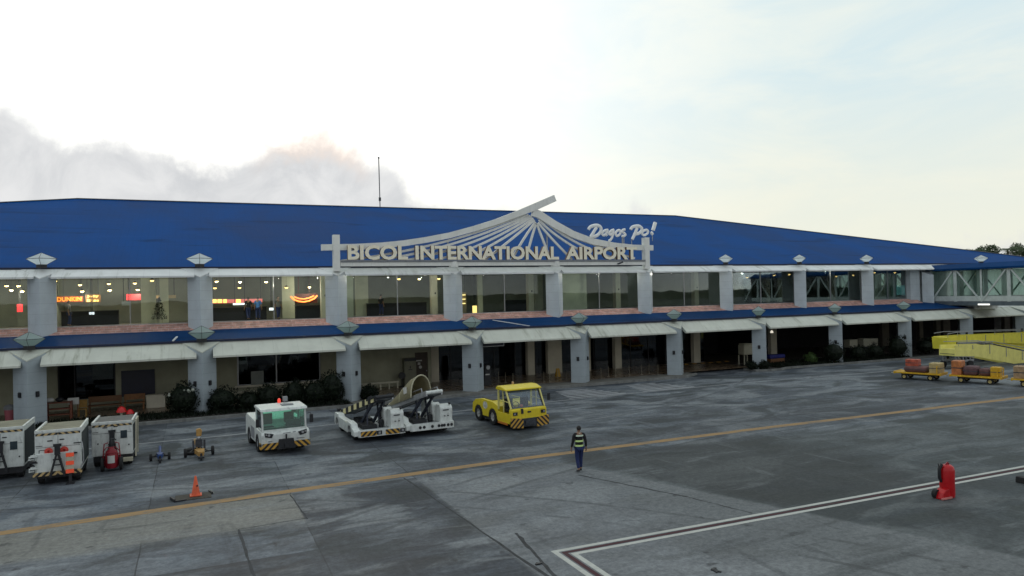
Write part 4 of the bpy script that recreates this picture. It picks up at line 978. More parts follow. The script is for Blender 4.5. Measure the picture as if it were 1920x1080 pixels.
# cab
cx0, cx1, cyf, cyr, cz0, cz1 = -.98, .94, -1.86, -.42, .99, 1.94
g = MB()
for x in (cx0+.04, cx1-.04):
    g.bar((x, cyf, cz0), (x, cyf+.1, cz1-.03), .08, .08); g.bar((x, cyr, cz0), (x, cyr, cz1-.03), .08, .08)
g.box(cx0, cx1, cyf-.02, cyf+.06, cz0-.02, cz0+.07); g.box(cx0, cx1, cyr-.04, cyr+.04, cz0, cz0+.3)
for x in (cx0, cx1-.05): g.box(x, x+.05, cyf+.05, cyr, cz0-.02, cz0+.1)
obj('cab_frame', g, WHITE_PAINT, wt, bevel=.015)
g = MB(); g.prism([(cyf-.10, cz1-.08), (cyf-.02, cz1+.03), (cyr-.05, cz1+.08), (cyr+.12, cz1+.04), (cyr+.14, cz1-.05)], 0, cx0-.04, cx1+.04); roof_ = obj('cab_roof', g, WHITE_PAINT, wt, bevel=.03)
g = MB(); g.box(.0, .5, -1.35, -.95, cz1+.05, cz1+.10); obj('roof_hatch', g, GREYP, roof_)
g = MB(); g.prism([(cyf+.005, cz0+.06), (cyf+.085, cz1-.08), (cyf+.093, cz1-.08), (cyf+.013, cz0+.06)], 0, cx0+.08, cx1-.08); obj('windscreen', g, CAB_GLASS, wt)
g = MB(); g.box(cx0+.08, cx1-.08, cyr, cyr+.008, cz0+.3, cz1-.05); obj('rear_window', g, CAB_GLASS, wt)
for x in (cx0+.03, cx1-.04): g = MB(); g.box(x, x+.008, cyf+.14, cyr-.04, cz0+.1, cz1-.06); obj('side_window', g, CAB_GLASS, wt)
g = MB(); g.box(cx0+.1, cx1-.1, cyf+.12, cyf+.42, cz0-.05, cz0+.10); g.box(.15, .80, cyf+.42, cyf+.55, cz0-.05, cz0+.35); obj('dashboard', g, BLACK, wt)
g = MB(); g.tube([(.45+.17*math.cos(a), cyf+.58+.06*math.sin(a), cz0+.32+.15*math.sin(a)) for a in [i*math.pi/6 for i in range(12)]], .018, 6, closed=True); obj('steering_wheel', g, BLACK, wt)
for x in (-.5, .45): g = MB(); g.box(x-.23, x+.23, cyr-.5, cyr-.08, cz0-.1, cz0+.05); g.box(x-.22, x+.22, cyr-.16, cyr-.05, cz0+.05, cz0+.6); obj('seat', g, BLACK, wt, bevel=.03)
g = MB(); g.cyl((.42, cyf+.13, cz1-.16), (.42, cyf+.15, cz1-.16), .10, n=12); obj('rear_view_mirror', g, BLACK, wt)
mirror_pair(wt, (cx0-.16, cx1+.22), cyf-.02, 1.42)
g = MB(); g.lathe([(.07, 0), (.075, .1), (.05, .18), (.0, .2)], (.05, -.45, cz1+.08), 12); obj('beacon', g, mat('red_beacon', (.6, .05, .03), .3, 0, emit=(1, .08, .05, .6)), wt, smooth=True)
g = MB(); g.box(.22, .42, -.5, -.36, cz1+.12, cz1+.34); g.cyl((.3, -.43, cz1+.05), (.3, -.43, cz1+.14), .03); obj('work_light', g, GREYP, wt)
for s in (-1, 1):
    for wy in (-.95, 1.25): wheel(wt, s*.90, wy, .40, .26, s, GREYP)
g = MB(); g.box(-1.03, -1.0, -.25, .7, .45, .95); obj('step_panel', g, GREYP, wt)

# --- yellow tow tractor
yt = thing('tow_tractor', 'bright yellow open-door tow tractor with a sloping cab and striped bumper', 'tractor', (15.05, 34.75, 0), R(5))
prof = [(-2.15, .34), (-2.22, .56), (-2.2, 1.02), (-2.05, 1.08), (-.45, 1.06), (-.35, 1.10), (-.1, 1.20), (1.2, 1.22), (1.9, 1.14), (2.25, .92), (2.3, .34)]
poly = prof[:]
for i in range(11): a = math.pi*i/10; poly.append((1.55+.50*math.cos(a), .34+.50*math.sin(a)))
poly += [(.95, .40), (.55, .34)]
for i in range(11): a = math.pi*i/10; poly.append((-.15+.50*math.cos(a), .34+.50*math.sin(a)))
g = MB(); 
# cab floor is low between the front axle and the nose, so the body is built as rear deck and nose
rear = [(-.72, .34), (-.72, 1.02), (-.45, 1.12), (-.1, 1.20), (1.2, 1.22), (1.9, 1.12), (2.22, .90), (2.3, .40), (2.06, .36)]
for i in range(11): a = math.pi*i/10; rear.append((1.55+.50*math.cos(a), .36+.50*math.sin(a)))
rear += [(.95, .36), (.45, .36)]
for i in range(11): a = math.pi*i/10; rear.append((-.10+.50*math.cos(a), .36+.50*math.sin(a)))
g.prism(rear, 0, -.98, .98); obj('body', g, YELLOW_PAINT, yt, bevel=.03)
g = MB(); g.prism([(-2.20, .52), (-2.18, 1.00), (-2.02, 1.06), (-1.95, 1.02), (-1.95, .40), (-2.18, .40)], 0, -1.02, 1.02); nose = obj('nose', g, YELLOW_PAINT, yt, bevel=.03)
g = MB(); g.box(-1.0, 1.0, -1.96, -.7, .30, .46); g.box(-1.02, -.97, -1.96, -.72, .46, .80); g.box(.97, 1.02, -1.96, -.72, .46, .80); obj('cab_floor', g, YELLOW_PAINT, yt, bevel=.01)
g = MB(); g.box(-.9, .9, -1.8, 2.1, .22, .36); obj('chassis', g, BLACK, yt)
g = MB(); g.box(-1.025, -.99, -1.75, -.75, .22, .32); obj('side_step', g, mat('orange_reflector', (.45, .15, .02), .5, .2, 4), yt)
for s in (-1, 1):
    g = MB(); g.prism([(s*.40, .56), (s*1.08, .64), (s*1.08, .16), (s*.40, .10)], 1, -2.30, -2.22); obj('bumper', g, CHEV, yt)
g = MB(); g.box(-.40, .40, -2.26, -2.1, .16, .56); g.box(-.28, .28, -2.34, -2.24, .26, .46); obj('tow_hitch', g, DARKSTEEL, yt)
for s in (-1, 1):
    g = MB(); g.box(s*.80-.12, s*.80+.12, -2.23, -2.17, .74, .90); hb = obj('headlight', g, BLACK, yt)
    g = MB(); g.box(s*.84-.045, s*.84+.045, -2.24, -2.22, .78, .86); obj('lens', g, STEEL, hb)
g = MB(); g.prism([(-2.23, .80), (-2.21, 1.04), (-2.14, 1.04), (-2.16, .80)], 0, -.46, -.34); g.box(-.1, .1, -2.215, -2.2, .82, .90); obj('pin_holder', g, BLACK, yt)
A0, A1 = (-2.08, 1.04), (-1.56, 1.96)
g = MB()
for x in (-.96, .96):
    g.bar((x, A0[0], A0[1]), (x, A1[0], A1[1]), .07, .09); g.bar((x, -.76, .9), (x, -.78, 1.94), .08, .09); g.bar((x, -1.32, .5), (x, -1.25, 1.92), .05, .05)
    g.bar((x, -1.9, 1.35), (x, -.76, 1.40), .04, .04)
g.bar((-.96, A1[0], 1.94), (.96, A1[0], 1.94), .07, .07)
obj('cab_frame', g, mat('pale_yellow_frame', (.66, .60, .20), .4, .05, 4), yt, bevel=.012)
g = MB(); g.prism([(-1.72, 1.90), (-1.70, 1.98), (-1.2, 2.10), (-.8, 2.10), (-.62, 2.0), (-.62, 1.9)], 0, -1.05, 1.05); obj('cab_roof', g, YELLOW_PAINT, yt, bevel=.04)
g = MB(); g.prism([(A0[0]+.02, A0[1]+.02), (A1[0]+.02, A1[1]-.05), (A1[0]+.03, A1[1]-.05), (A0[0]+.03, A0[1]+.02)], 0, -.91, .91); ws = obj('windscreen', g, CAB_GLASS_CLEAR, yt)
g = MB()
for x in (-.91, .88): g.bar((x+.015, A0[0]-.0, A0[1]+.03), (x+.015, A1[0]-.0, A1[1]-.05), .03, .03)
g.bar((-.91, A1[0]-.03, A1[1]-.08), (.91, A1[0]-.03, A1[1]-.08), .07, .05); obj('windscreen_seal', g, BLACK, ws)
g = MB(); g.box(-.90, .90, -.80, -.79, 1.25, 1.90); obj('rear_window', g, CAB_GLASS_CLEAR, yt)
g = MB(); g.box(-.9, .9, -1.98, -1.72, .80, 1.08); obj('dashboard', g, BLACK, yt, bevel=.03)
g = MB(); g.tube([(-.42+.17*math.cos(a), -1.62+.07*math.sin(a), 1.18+.14*math.sin(a)) for a in [i*math.pi/6 for i in range(12)]], .018, 6, closed=True); obj('steering_wheel', g, BLACK, yt)
for x in (-.46, .46): g = MB(); g.box(x-.24, x+.24, -1.30, -.86, .75, .92); g.box(x-.23, x+.23, -.96, -.84, .92, 1.42); obj('seat', g, BLACK, yt, bevel=.03)
g = MB(); g.ball((-.25, -1.86, 1.13), .09, 10); tag(obj('dashboard_cover', g, mat('salmon_cloth', (.6, .16, .12), .6, .1, 4), yt), None, None)
g = MB(); g.bar((1.0, -1.8, 1.55), (1.28, -1.95, 1.55), .03, .03); g.box(1.22, 1.36, -2.0, -1.95, 1.30, 1.66); obj('mirror', g, BLACK, yt)
g = MB(); g.lathe([(.06, 0), (.065, .09), (.04, .16), (0, .17)], (-.1, -.75, 2.08), 12); obj('beacon', g, mat('amber_beacon', (.4, .25, .12), .3, 0), yt, smooth=True)
g = MB(); g.tube([(-.5, .05, 1.2), (-.5, .05, 1.42), (.1, .05, 1.46)], .035, 6); g.box(-.8, .8, .2, 1.4, 1.21, 1.24); obj('deck_rail', g, DARKSTEEL, yt)
g = MB(); n = 16; g.add([(-.984, .72+.26*math.cos(2*math.pi*i/n), .93+.2*math.sin(2*math.pi*i/n)) for i in range(n)], [tuple(range(n))]); obj('side_emblem', g, mat('pale_emblem', (.5, .5, .45), .5, .4, 6), yt)
for s in (-1, 1):
    for wy in (-.10, 1.55): wheel(yt, s*.86, wy, .42, .28, s, mat('pale_rim', (.36, .36, .34), .5, .1, 5))

# --- belt loaders
def belt_loader(label, loc, rz, canopy):
    b = thing('belt_loader', label, 'belt loader', loc, rz, 'belt loaders parked by the walkway')
    hull = [(-2.05, .30), (-2.05, .52), (-1.9, .60), (-1.55, .66), (-1.45, .82), (-.65, .86), (-.45, .80), (1.1, .80), (1.25, .92), (1.95, .92), (2.1, .80), (2.1, .42)]
    for wy in (1.55, -1.1):
        for i in range(11): a = math.pi*i/10; hull.append((wy+.42*math.cos(a), .30+.40*math.sin(a)))
    for s in (-1, 1):
        g = MB(); g.prism(hull, 0, s*1.14-.16, s*1.14+.16) if s < 0 else g.prism(hull, 0, 1.0, 1.16); obj('fender', g, WHITE_PAINT, b, bevel=.025)
    g = MB(); g.box(-1.0, 1.0, -2.0, 2.05, .32, .50); obj('deck', g, mat('grey_white_deck', (.42, .44, .44), .5, .2, 4, dirt=.4), b, bevel=.01)
    g = MB(); g.box(-.95, .95, -1.8, 1.9, .22, .32); obj('chassis', g, BLACK, b)
    g = MB(); g.prism([(-1.10, -2.06), (-1.02, -2.14), (1.02, -2.14), (1.16, -2.06), (1.16, -1.95), (-1.10, -1.95)], 2, .26, .56); bp_ = obj('bumper', g, WHITE_PAINT, b)
    if not canopy:
        g = MB(); g.box(-1.0, -.25, -2.155, -2.138, .29, .52); g.box(.18, .86, -2.155, -2.138, .29, .52); obj('hazard_stripe', g, CHEV, bp_)
        for x in (-.12, 1.0): g = MB(); g.box(x-.12, x+.12, -2.16, -2.13, .32, .50); g.box(x-.05, x+.06, -2.17, -2.155, .36, .46, 1); obj('headlight', g, [BLACK, STEEL], bp_)
    else:
        g = MB()
        for x in (-.62, -.42, .0, .34, .5, .62, .82, 1.0): g = MB(); g.cyl((x, -2.15, .41), (x, -2.13, .41), .075, n=12); obj('headlight', g, BLACK, bp_)
    # driver's console block at the front right, engine cover behind
    g = MB(); g.prism([(-1.98, .5), (-2.0, 1.22), (-1.85, 1.36), (-1.35, 1.36), (-1.25, .5)], 0, .48, 1.12); co = obj('engine_cover', g, WHITE_PAINT, b, bevel=.04)
    g = MB(); g.box(.62, .92, -2.02, -1.99, 1.10, 1.15); g.box(.66, .74, -2.02, -1.99, .82, .86); g.box(.84, .92, -2.02, -1.99, .82, .86); obj('vent', g, DARKSTEEL, co)
    g = MB(); g.prism([(-1.3, .5), (-1.2, 1.30), (-.95, 1.40), (-.75, 1.30), (-.7, .5)], 0, .35, .80); obj('console', g, WHITE_PAINT, b, bevel=.03)
    g = MB(); g.box(.38, .80, -.55, -.1, .55, .78); g.box(.38, .80, -.14, -.04, .78, 1.2); obj('seat', g, BLACK, b, bevel=.03)
    g = MB(); g.tube([(.58+.15*math.cos(a), -.72+.05*math.sin(a), 1.22+.13*math.sin(a)) for a in [i*math.pi/6 for i in range(12)]], .015, 6, closed=True); g.ball((1.0, -1.9, 1.42), .07, 8); obj('steering_wheel', g, BLACK, b)
    # conveyor, low at the rear and raised at the front
    P0, P1 = Vector((-.66, 2.35, .72)), Vector((.20, -1.95, 1.98)); d = (P1-P0).normalized(); side = Vector((d.y, -d.x, 0)).normalized()*-1; up = side.cross(d)*-1
    if up.z < 0: up = -up
    Mx = Matrix((side, d, up)).transposed(); mid = (P0+P1)/2; L = (P1-P0).length/2
    g = MB(); g.obox(mid, (.40, L, .05), Mx); conv = obj('conveyor_frame', g, DARKSTEEL, b)
    g = MB(); g.obox(mid+up*.06, (.33, L-.05, .015), Mx); obj('belt', g, RUBBER, conv)
    for s in (-1, 1):
        g = MB(); g.obox(mid+side*.43*s+up*.03, (.035, L, .13), Mx); o = obj('side_guard', g, STEEL if (canopy or s > 0) else stripe_mat('conveyor_stripes', (.014, .014, .014, 1), (.62, .56, .30, 1), .62, 0.0, (1, 2), .3), conv)
    g = MB(); g.cyl(P1+side*.46+up*.06, P1-side*.46+up*.06, .09, n=12); g.obox(P1-d*.5+up*.14+side*.36, (.05, .35, .07), Mx); obj('end_roller', g, WHITE_PAINT if canopy else BLACK, conv, smooth=True)
    if not canopy:
        g = MB(); g.obox(P1-d*.45+up*.10, (.50, .5, .05), Mx); g.obox(P1-d*.9+up*.22-side*.3, (.03, .18, .05), Mx); obj('end_platform', g, BLACK, conv)
    else:
        g = MB()
        for s in (-1, 1):
            a = P0.lerp(P1, .45)+side*.45*s+up*.34; c = P0.lerp(P1, .92)+side*.45*s+up*.34; g.tube([a-up*.3, a, c, c-up*.3], .025, 6)
        obj('hand_rail', g, STEEL, conv)
    # lifting arms and rams
    g = MB(); Q = P0.lerp(P1, .86)-up*.06
    for s in (-.3, .3):
        g.bar(Vector((-.30+s, -.35, .5)), Q+side*s, .09, .12); g.bar(Vector((-.15+s, -1.25, .52)), P0.lerp(P1, .70)+side*s*.9-up*.06, .07, .09)
    g.bar(Q-side*.34, Q+side*.34, .08, .08); obj('lifting_arm', g, mat('blue_black_steel', (.016, .02, .034), .45, .2, 5), b)
    g = MB(); g.box(-.75, -.05, -1.5, -.3, .5, .68); g.box(-.55, .2, .2, 1.1, .5, .72); g.cyl((.2, -1.3, .52), (.2, -1.3, .85), .12); g.tube([(.1, -1.5, .6), (.25, -1.2, .95), (.1, -.8, .7), (.3, -.5, .6)], .03, 6); obj('hydraulic_unit', g, BLACK, b, bevel=.02)
    g = MB(); g.box(-1.16, -.98, 1.9, 2.12, .92, 1.08); obj('rear_lamp', g, BLACK, b)
    for s in (-1, 1):
        for wy in (-1.1, 1.55): wheel(b, s*1.0, wy, .33, .24, s, GREYP)
    if canopy:
        CN = glass('canopy_vinyl', (.1, .1, .1), .2); M = bpy.data.materials.new('canopy_sheet'); M.use_nodes = True; t = NT(M.node_tree); bs = t.n['Principled BSDF']
        bs.inputs['Base Color'].default_value = (.33, .30, .19, 1); bs.inputs['Roughness'].default_value = .5
        tr = t.add('ShaderNodeBsdfTransparent'); tr.inputs[0].default_value = (.75, .72, .6, 1); ms = t.add('ShaderNodeMixShader'); ms.inputs[0].default_value = .55
        t.put(tr.outputs[0], ms.inputs[1]); t.put(bs.outputs[0], ms.inputs[2]); t.put(ms.outputs[0], t.n['Material Output'].inputs[0])
        rows = []; nr, na = 9, 13
        for j in range(nr):
            u = j/(nr-1); c = P0.lerp(P1, .12+.60*u)+up*.08; hh = .25+.82*min(1, u*1.3)
            rr = .46+.12*u
            rows.append([c+side*(rr*math.cos(math.pi*i/(na-1)))+Vector((0, 0, 1))*(hh*math.sin(math.pi*i/(na-1))**.8) for i in range(na)])
        g = MB(); g.add([p for r_ in rows for p in r_], [(j*na+i, j*na+i+1, (j+1)*na+i+1, (j+1)*na+i) for j in range(nr-1) for i in range(na-1)])
        cv = obj('canopy', g, M, b, smooth=True); sm = cv.modifiers.new('thick', 'SOLIDIFY'); sm.thickness = .012
        g = MB()
        for j in (0, 4, 8): g.tube(rows[j], .035 if j == 8 else .02, 6)
        obj('hoop', g, mat('pale_hoop', (.42, .40, .28), .5, .1, 4), cv, smooth=True)
        q = (rows[6][na-3]+rows[6][na-2])/2; g = MB(); g.obox(q+Vector((-.03, -.02, 0)), (.02, .16, .16), Mx); obj('canopy_window', g, mat('white_notice', (0, 0, 0)), cv)
        g = MB(); g.prism([(-.7, .5), (-.55, 1.35), (-.2, 1.55), (.05, 1.3), (.1, .5)], 0, .20, .70); obj('driver_shell', g, WHITE_PAINT, b, bevel=.08)
    return b
belt_loader('white belt loader with a black and yellow edged conveyor and no canopy', (7.93, 35.55, 0), R(2), False)
belt_loader('white belt loader with a beige hooped canopy over its conveyor', (10.42, 35.75, 0), R(3), True)

# --- ground power units
def gpu(label, loc, rz, mid):
    u = thing('ground_power_unit', label, 'power unit', loc, rz, 'white boxed power units in a row')
    w, L, z0, z1 = .75, (2.2 if mid == 2 else 2.5), .46, (1.76 if mid == 2 else 1.93)
    g = MB(); g.box(-w, w, 0, L, z0, z1); bd = obj('housing', g, WHITE_PAINT, u, bevel=.025)
    g = MB(); g.box(-w+.04, w-.04, .05, L-.05, z1, z1+.03); obj('roof_panel', g, mat('grimy_roof_panel', (.20, .19, .13), .7, .25, 2, dirt=.4) if not mid == 2 else mat('grey_roof_panel', (.10, .10, .095), .7, .25, 2), u)
    g = MB(); g.bar((-w, .03, z1+.05), (w, .03, z1+.05), .08, .09); g.bar((w-.03, 0, z1+.05), (w-.03, L, z1+.05), .07, .09); g.bar((-w+.03, 0, z1+.05), (-w+.03, L, z1+.05), .07, .09); obj('roof_edge', g, WHITE_PAINT, u)
    g = MB(); g.box(-w+.03, w-.03, -.012, 0.0, z1-.10, z1-.02); obj('hazard_stripe', g, CHEVW, u)
    g = MB(); g.box(-.01, .0, -.006, .0, z0+.08, z1-.14); g.box(-w+.04, w-.04, -.006, .0, 1.38, 1.392); obj('panel_seam', g, DARKSTEEL, u)
    g = MB(); g.box(w, w+.012, .15, L-.15, z0+.1, z1-.12); obj('side_grille', g, mat('dark_grille', (.02, .028, .03), .6, .3, 8), u)
    g = MB(); g.box(-w+.05, w-.05, .05, L-.05, .22, z0); obj('chassis', g, BLACK, u)
    for s in (-1, 1):
        for wy in (.35, L-.5): wheel(u, s*.60, wy, .26, .18, s, DARKSTEEL)
    g = MB(); g.box(-.35, -.18, -.012, 0, 1.60, 1.64); g.box(.05, .20, -.012, 0, 1.62, 1.66); g.box(-.72, -.5, -.012, 0, 1.44, 1.46); obj('nameplate', g, BLACK, u)
    if mid != 1:
        g = MB(); g.box(.30, .54, -.014, 0, 1.14, 1.46); obj('control_window', g, mat('dark_window', (.03, .045, .055), .2, .2, 4), u)
        g = MB(); g.ball((-.52, -.01, .98), .03, 8); g.ball((.6, -.01, .86), .03, 8); obj('latch', g, BLACK, u)
    else:
        g = MB(); g.box(-w+.06, w-.25, -.10, 0, z0+.02, 1.18); obj('front_box', g, WHITE_PAINT, u, bevel=.02)
        g = MB(); g.box(-.60, -.20, -.012, 0, 1.28, 1.30); g.box(-.62, -.60, -.012, 0, 1.0, 1.3); g.box(.50, .76, -.03, 0, 1.45, 1.48); g.box(.38, .62, -.13, 0, 1.08, 1.12); obj('hand_rail', g, BLACK, u)
        g = MB(); g.box(-w-.04, w+.02, -.22, -.04, .36, .48); obj('bumper', g, CHEVW, u)
        for x in (-.30, .20):
            g = MB(); g.lathe([(.13, 0), (.14, .03), (.05, .04), (.04, 0)], n=16); g.v = [(x+v[0], -.05-v[2], 1.24+v[1]*1.0) for v in g.v]; obj('cable_reel', g, mat('orange_red_reel', (.62, .07, .05), .5, .2, 6), u)
        for k in range(3): 
            g = MB(); z = .55+.22*k; g.tube([(-w-.02, -.06, z), (-w-.16, -.14, z), (-w-.16, -.14, z+.1), (-w+.1, -.14, z+.1)], .03, 6); g.box(-w-.12, -w+.06, -.16, -.05, z+.1, z+.16); obj('cable_hook', g, WHITE_PAINT if k % 2 == 0 else BLACK, u)
        g = MB(); g.tube([(w+.02, -.05, 1.5), (w+.07, -.12, 1.2), (w+.08, -.12, .8), (w-.02, -.16, .52)], .022, 6); obj('hose', g, STEEL, u)
    g = MB()          # drawbar folded up against the front
    y = -.2 if mid == 1 else -.08; zt = 1.48
    g.bar((-.24, y-.1, .32), (-.02, y-.02, zt-.3), .07, .06); g.bar((.24, y-.1, .32), (.02, y-.02, zt-.3), .07, .06); g.bar((-.14, y-.08, .95), (.14, y-.08, .95), .05, .05); g.bar((-.16, y-.1, .75), (.16, y-.1, .75), .04, .04)
    g.box(-.09, .09, y-.08, y+.02, zt-.36, zt); g.box(-.13, .13, y-.06, y+.02, zt-.05, zt+.04); obj('drawbar', g, BLACK, u)
    if mid == 2:
        g = MB(); g.bar((w+.10, .05, .35), (w+.13, .05, z1+.12), .05, .05); g.bar((w+.10, .9, .35), (w+.13, .9, z1+.12), .05, .05); g.bar((w+.12, .02, z1+.1), (w+.12, .95, z1+.1), .05, .05); obj('side_rail', g, CREAM, u)
        g = MB(); g.box(.40, .76, -.30, -.1, .22, .36); obj('cable_tray', g, CREAM, u)
    return u
gpu('white boxed power unit cut by the left edge of the photo', (-6.86, 33.5, 0), R(1), 0)
gpu('white boxed power unit standing forward of the two others with red reels on its front', (-4.72, 31.85, 0), R(1), 1)
gpu('white boxed power unit behind the wheeled red fire extinguisher', (-3.12, 33.95, 0), R(-1), 2)
# orange safety barrier stood against the middle unit
a = at(131, 880, 31.45); t = thing('safety_barrier', 'orange and white banded safety post leaning on the forward power unit', 'barrier', (a.x, a.y+.05, 0))
g = MB(); g.box(-.14, .14, -.1, .1, 0, .06); g.bar((0, .02, .05), (0, .1, 1.15), .1, .05); obj('base', g, BLACK, t)
for k in range(5): g = MB(); g.box(-.13, .13, -.06+.015*k, -.02+.015*k, .42+.15*k, .56+.15*k); obj('band', g, mat('glowing_orange_band', (.8, .10, .04), .5, .1, 4, emit=(.9, .08, .03, .12)) if k % 2 == 0 else CREAM, t)  # orange bands get a faint added glow, though they are no lamps

# --- wheeled fire extinguisher
a = on(209, 884); t = thing('fire_extinguisher', 'dark red wheeled fire extinguisher with a white label and a tubular frame', 'extinguisher', (a.x, a.y+.18, 0))
g = MB(); g.lathe([(.20, .12), (.235, .2), (.24, .62), (.21, .78), (.10, .88), (.06, .94)], n=20); obj('cylinder', g, DRED, t, smooth=True)
g = MB(); n = 9; vs = []
for z in (.34, .64):
    for i in range(n): th = -math.pi/2+R(62)*(i/(n-1)-.5); vs.append((.246*math.cos(th), .246*math.sin(th), z))
g.add(vs, [(i, i+1, n+i+1, n+i) for i in range(n-1)]); obj('label', g, mat('white_notice', (0, 0, 0)), t)
g = MB()
for s in (-1, 1): g.tube([(s*.24, .05, .15), (s*.30, .0, .6), (s*.26, .02, 1.08), (s*.12, .04, 1.12)], .022, 6)
g.tube([(-.28, -.16, .82), (-.16, -.26, .98), (.16, -.26, .98), (.28, -.16, .82)], .018, 6); g.tube([(-.28, -.16, .7), (-.16, -.26, .76), (.16, -.26, .76), (.28, -.16, .7)], .018, 6); obj('frame', g, DRED, t)
g = MB(); g.lathe([(.05, .9), (.09, 1.0), (.08, 1.2), (.03, 1.3)], n=10); g.tube([(0, -.02, 1.24), (.12, -.06, 1.28), (.16, -.08, 1.22)], .03, 6); obj('valve_horn', g, BLACK, t, smooth=True)
for s in (-1, 1): wheel(t, s*.33, .06, .27, .11, s, DARKSTEEL)

# --- two aircraft tow bars
def towbar(label, loc, rz, M, tall):
    t = thing('towbar', label, 'tow bar', loc, rz); k = 1.25 if tall else .8
    g = MB(); g.cyl((0, -.75*k, .22), (0, 1.6*k, .34), .07*k, n=10); g.prism([(-.09*k, -.8*k), (.09*k, -.8*k), (.16*k, -.2*k), (-.16*k, -.2*k)], 2, .18, .36); obj('tube', g, M, t)
    g = MB(); g.bar((-.42*k, 0, .17), (.42*k, 0, .17), .05, .05); g.bar((-.3*k, 0, .18), (0, .5*k, .32), .04, .04); g.bar((.3*k, 0, .18), (0, .5*k, .32), .04, .04); obj('axle', g, BLACK, t)
    for s in (-1, 1): wheel(t, s*.44*k, 0, .19 if tall else .15, .11, s, BLACK)
    g = MB(); g.lathe([(.10*k, 0), (.10*k, .06), (.04, .1)], (0, -.85*k, .1), 12); g.cyl((0, -.85*k, 0), (0, -.85*k, .3), .04); obj('head', g, BLACK, t)
    if tall:
        g = MB(); g.tube([(0, .1, .3), (0, .05, .7), (0, .02, .9)], .05, 8); g.box(-.14, .14, -.08, .12, .4, .72); g.box(-.26, -.18, -.06, .06, .3, .7); g.box(.18, .26, -.06, .06, .3, .7); obj('pump_post', g, DARKSTEEL, t)
        g = MB(); g.ball((0, 0, .78), .10, 10); obj('reservoir', g, STEEL, t, smooth=True)
        g = MB(); g.prism([(-.10, .86), (.10, .86), (.13, 1.10), (.06, 1.2), (-.1, 1.16)], 1, -.06, .1); obj('handle_head', g, mat('tan_yellow_paint', (.38, .22, .07), .5, .2, 5), t, bevel=.02)
    return t
towbar('small blue tow bar on two black wheels', (-1.38, 34.3, 0), R(2), mat('blue_paint', (.03, .07, .22), .4, .2, 6), False)
towbar('larger tan and black tow bar with an upright pump post', (.15, 34.35, 0), R(4), mat('tan_yellow_paint', (.40, .23, .07), .5, .2, 5), True)
g = MB(); g.lathe([(.05, 0), (.22, .03), (.26, .12), (.2, .26), (.06, .3)], n=14); o = tag(obj('tyre_pile', g, RUBBER, None, smooth=True), 'black rubber bundle lying left of the tan tow bar', 'bundle'); a = on(358, 852); o.location = (a.x, a.y, 0)

# --- cone
t = thing('traffic_cone', 'faded orange traffic cone on the drain cover', 'cone', (-.01, 27.3, .03))
g = MB(); g.lathe([(.145, .03), (.13, .08), (.03, .66), (.022, .67)], n=20); obj('cone_body', g, ORANGE, t, smooth=True)
g = MB(); g.box(-.19, .19, -.19, .19, 0, .035); obj('base', g, ORANGE, t, bevel=.01)
g = MB(); g.ball((.05, -.088, .34), .03, 8); obj('hole_mark', g, BLACK, t)

# --- covered fire extinguisher on the right
t = thing('covered_extinguisher', 'upright red covered fire extinguisher trolley on the double white line', 'extinguisher', (21.72, 15.35, 0))
REDC = mat('red_cover', (.42, .004, .008), .35, .12, 5)
g = MB(); g.lathe([(.21, .02), (.22, .10), (.215, .5), (.225, .84), (.20, .95), (.13, 1.01), (.03, 1.03)], n=24); obj('cover', g, REDC, t, smooth=True)
g = MB(); g.prism([(-.5, 0), (-.5, .05), (-.42, .2), (-.30, .3), (-.15, .3), (-.1, 0)], 1, -.18, .10); obj('foot', g, REDC, t, bevel=.02)
g = MB(); g.box(-.56, -.1, -.24, -.19, .02, .07); obj('foot_edge', g, mat('pink_worn_edge', (.55, .2, .18), .5, .2, 5), t)
g = MB(); g.cyl((-.42, .02, .13), (-.42, .14, .13), .14, n=16); obj('wheel', g, RUBBER, t)
g = MB(); g.tube([(-.2, .05, .5), (-.28, .05, .62), (-.29, .04, .9), (-.2, .02, 1.05)], .05, 8); g.tube([(-.29, .04, .9), (-.33, .05, 1.08)], .014, 5); obj('hose', g, BLACK, t, smooth=True)
g = MB(); g.tube([(-.1, .0, .98), (0.0, -.03, 1.09), (.1, .0, 1.03)], .025, 6); obj('handle', g, DRED, t)
for z in (.62, .78): g = MB(); g.tube([(.2, -.10, z), (.245, -.02, z+.05), (.22, .07, z)], .022, 6); obj('buckle', g, mat('pink_grey_buckle', (.3, .2, .22), .4, .1, 4), t)
a = on(1926, 907); t = thing('wheel_chock', 'black rubber wheel chock at the right edge of the photo', 'chock', (a.x, a.y, 0)); g = MB(); g.prism([(-.14, 0), (.14, 0), (.12, .2), (-.12, .2)], 1, -.3, .3); obj('block', g, RUBBER, t, bevel=.02); g = MB(); g.tube([(0, -.3, .1), (0, -.4, .12), (.1, -.45, .05)], .02, 5); obj('rope', g, BLACK, t)
for px_, py_ in ((1345, 1072), (1338, 1068), (1010, 1058)):
    a = on(px_, py_); g = MB(); g.box(-.09, .09, -.03, .03, 0, .03); g.box(-.02, .02, -.09, .05, 0, .025)
    o = tag(obj('ground_anchor', g, BLACK), 'small dark anchor fitting set in the apron near the bottom edge', 'anchor', 'small dark fittings in the apron'); o.location = (a.x, a.y, 0); o.rotation_euler.z = px_*.7

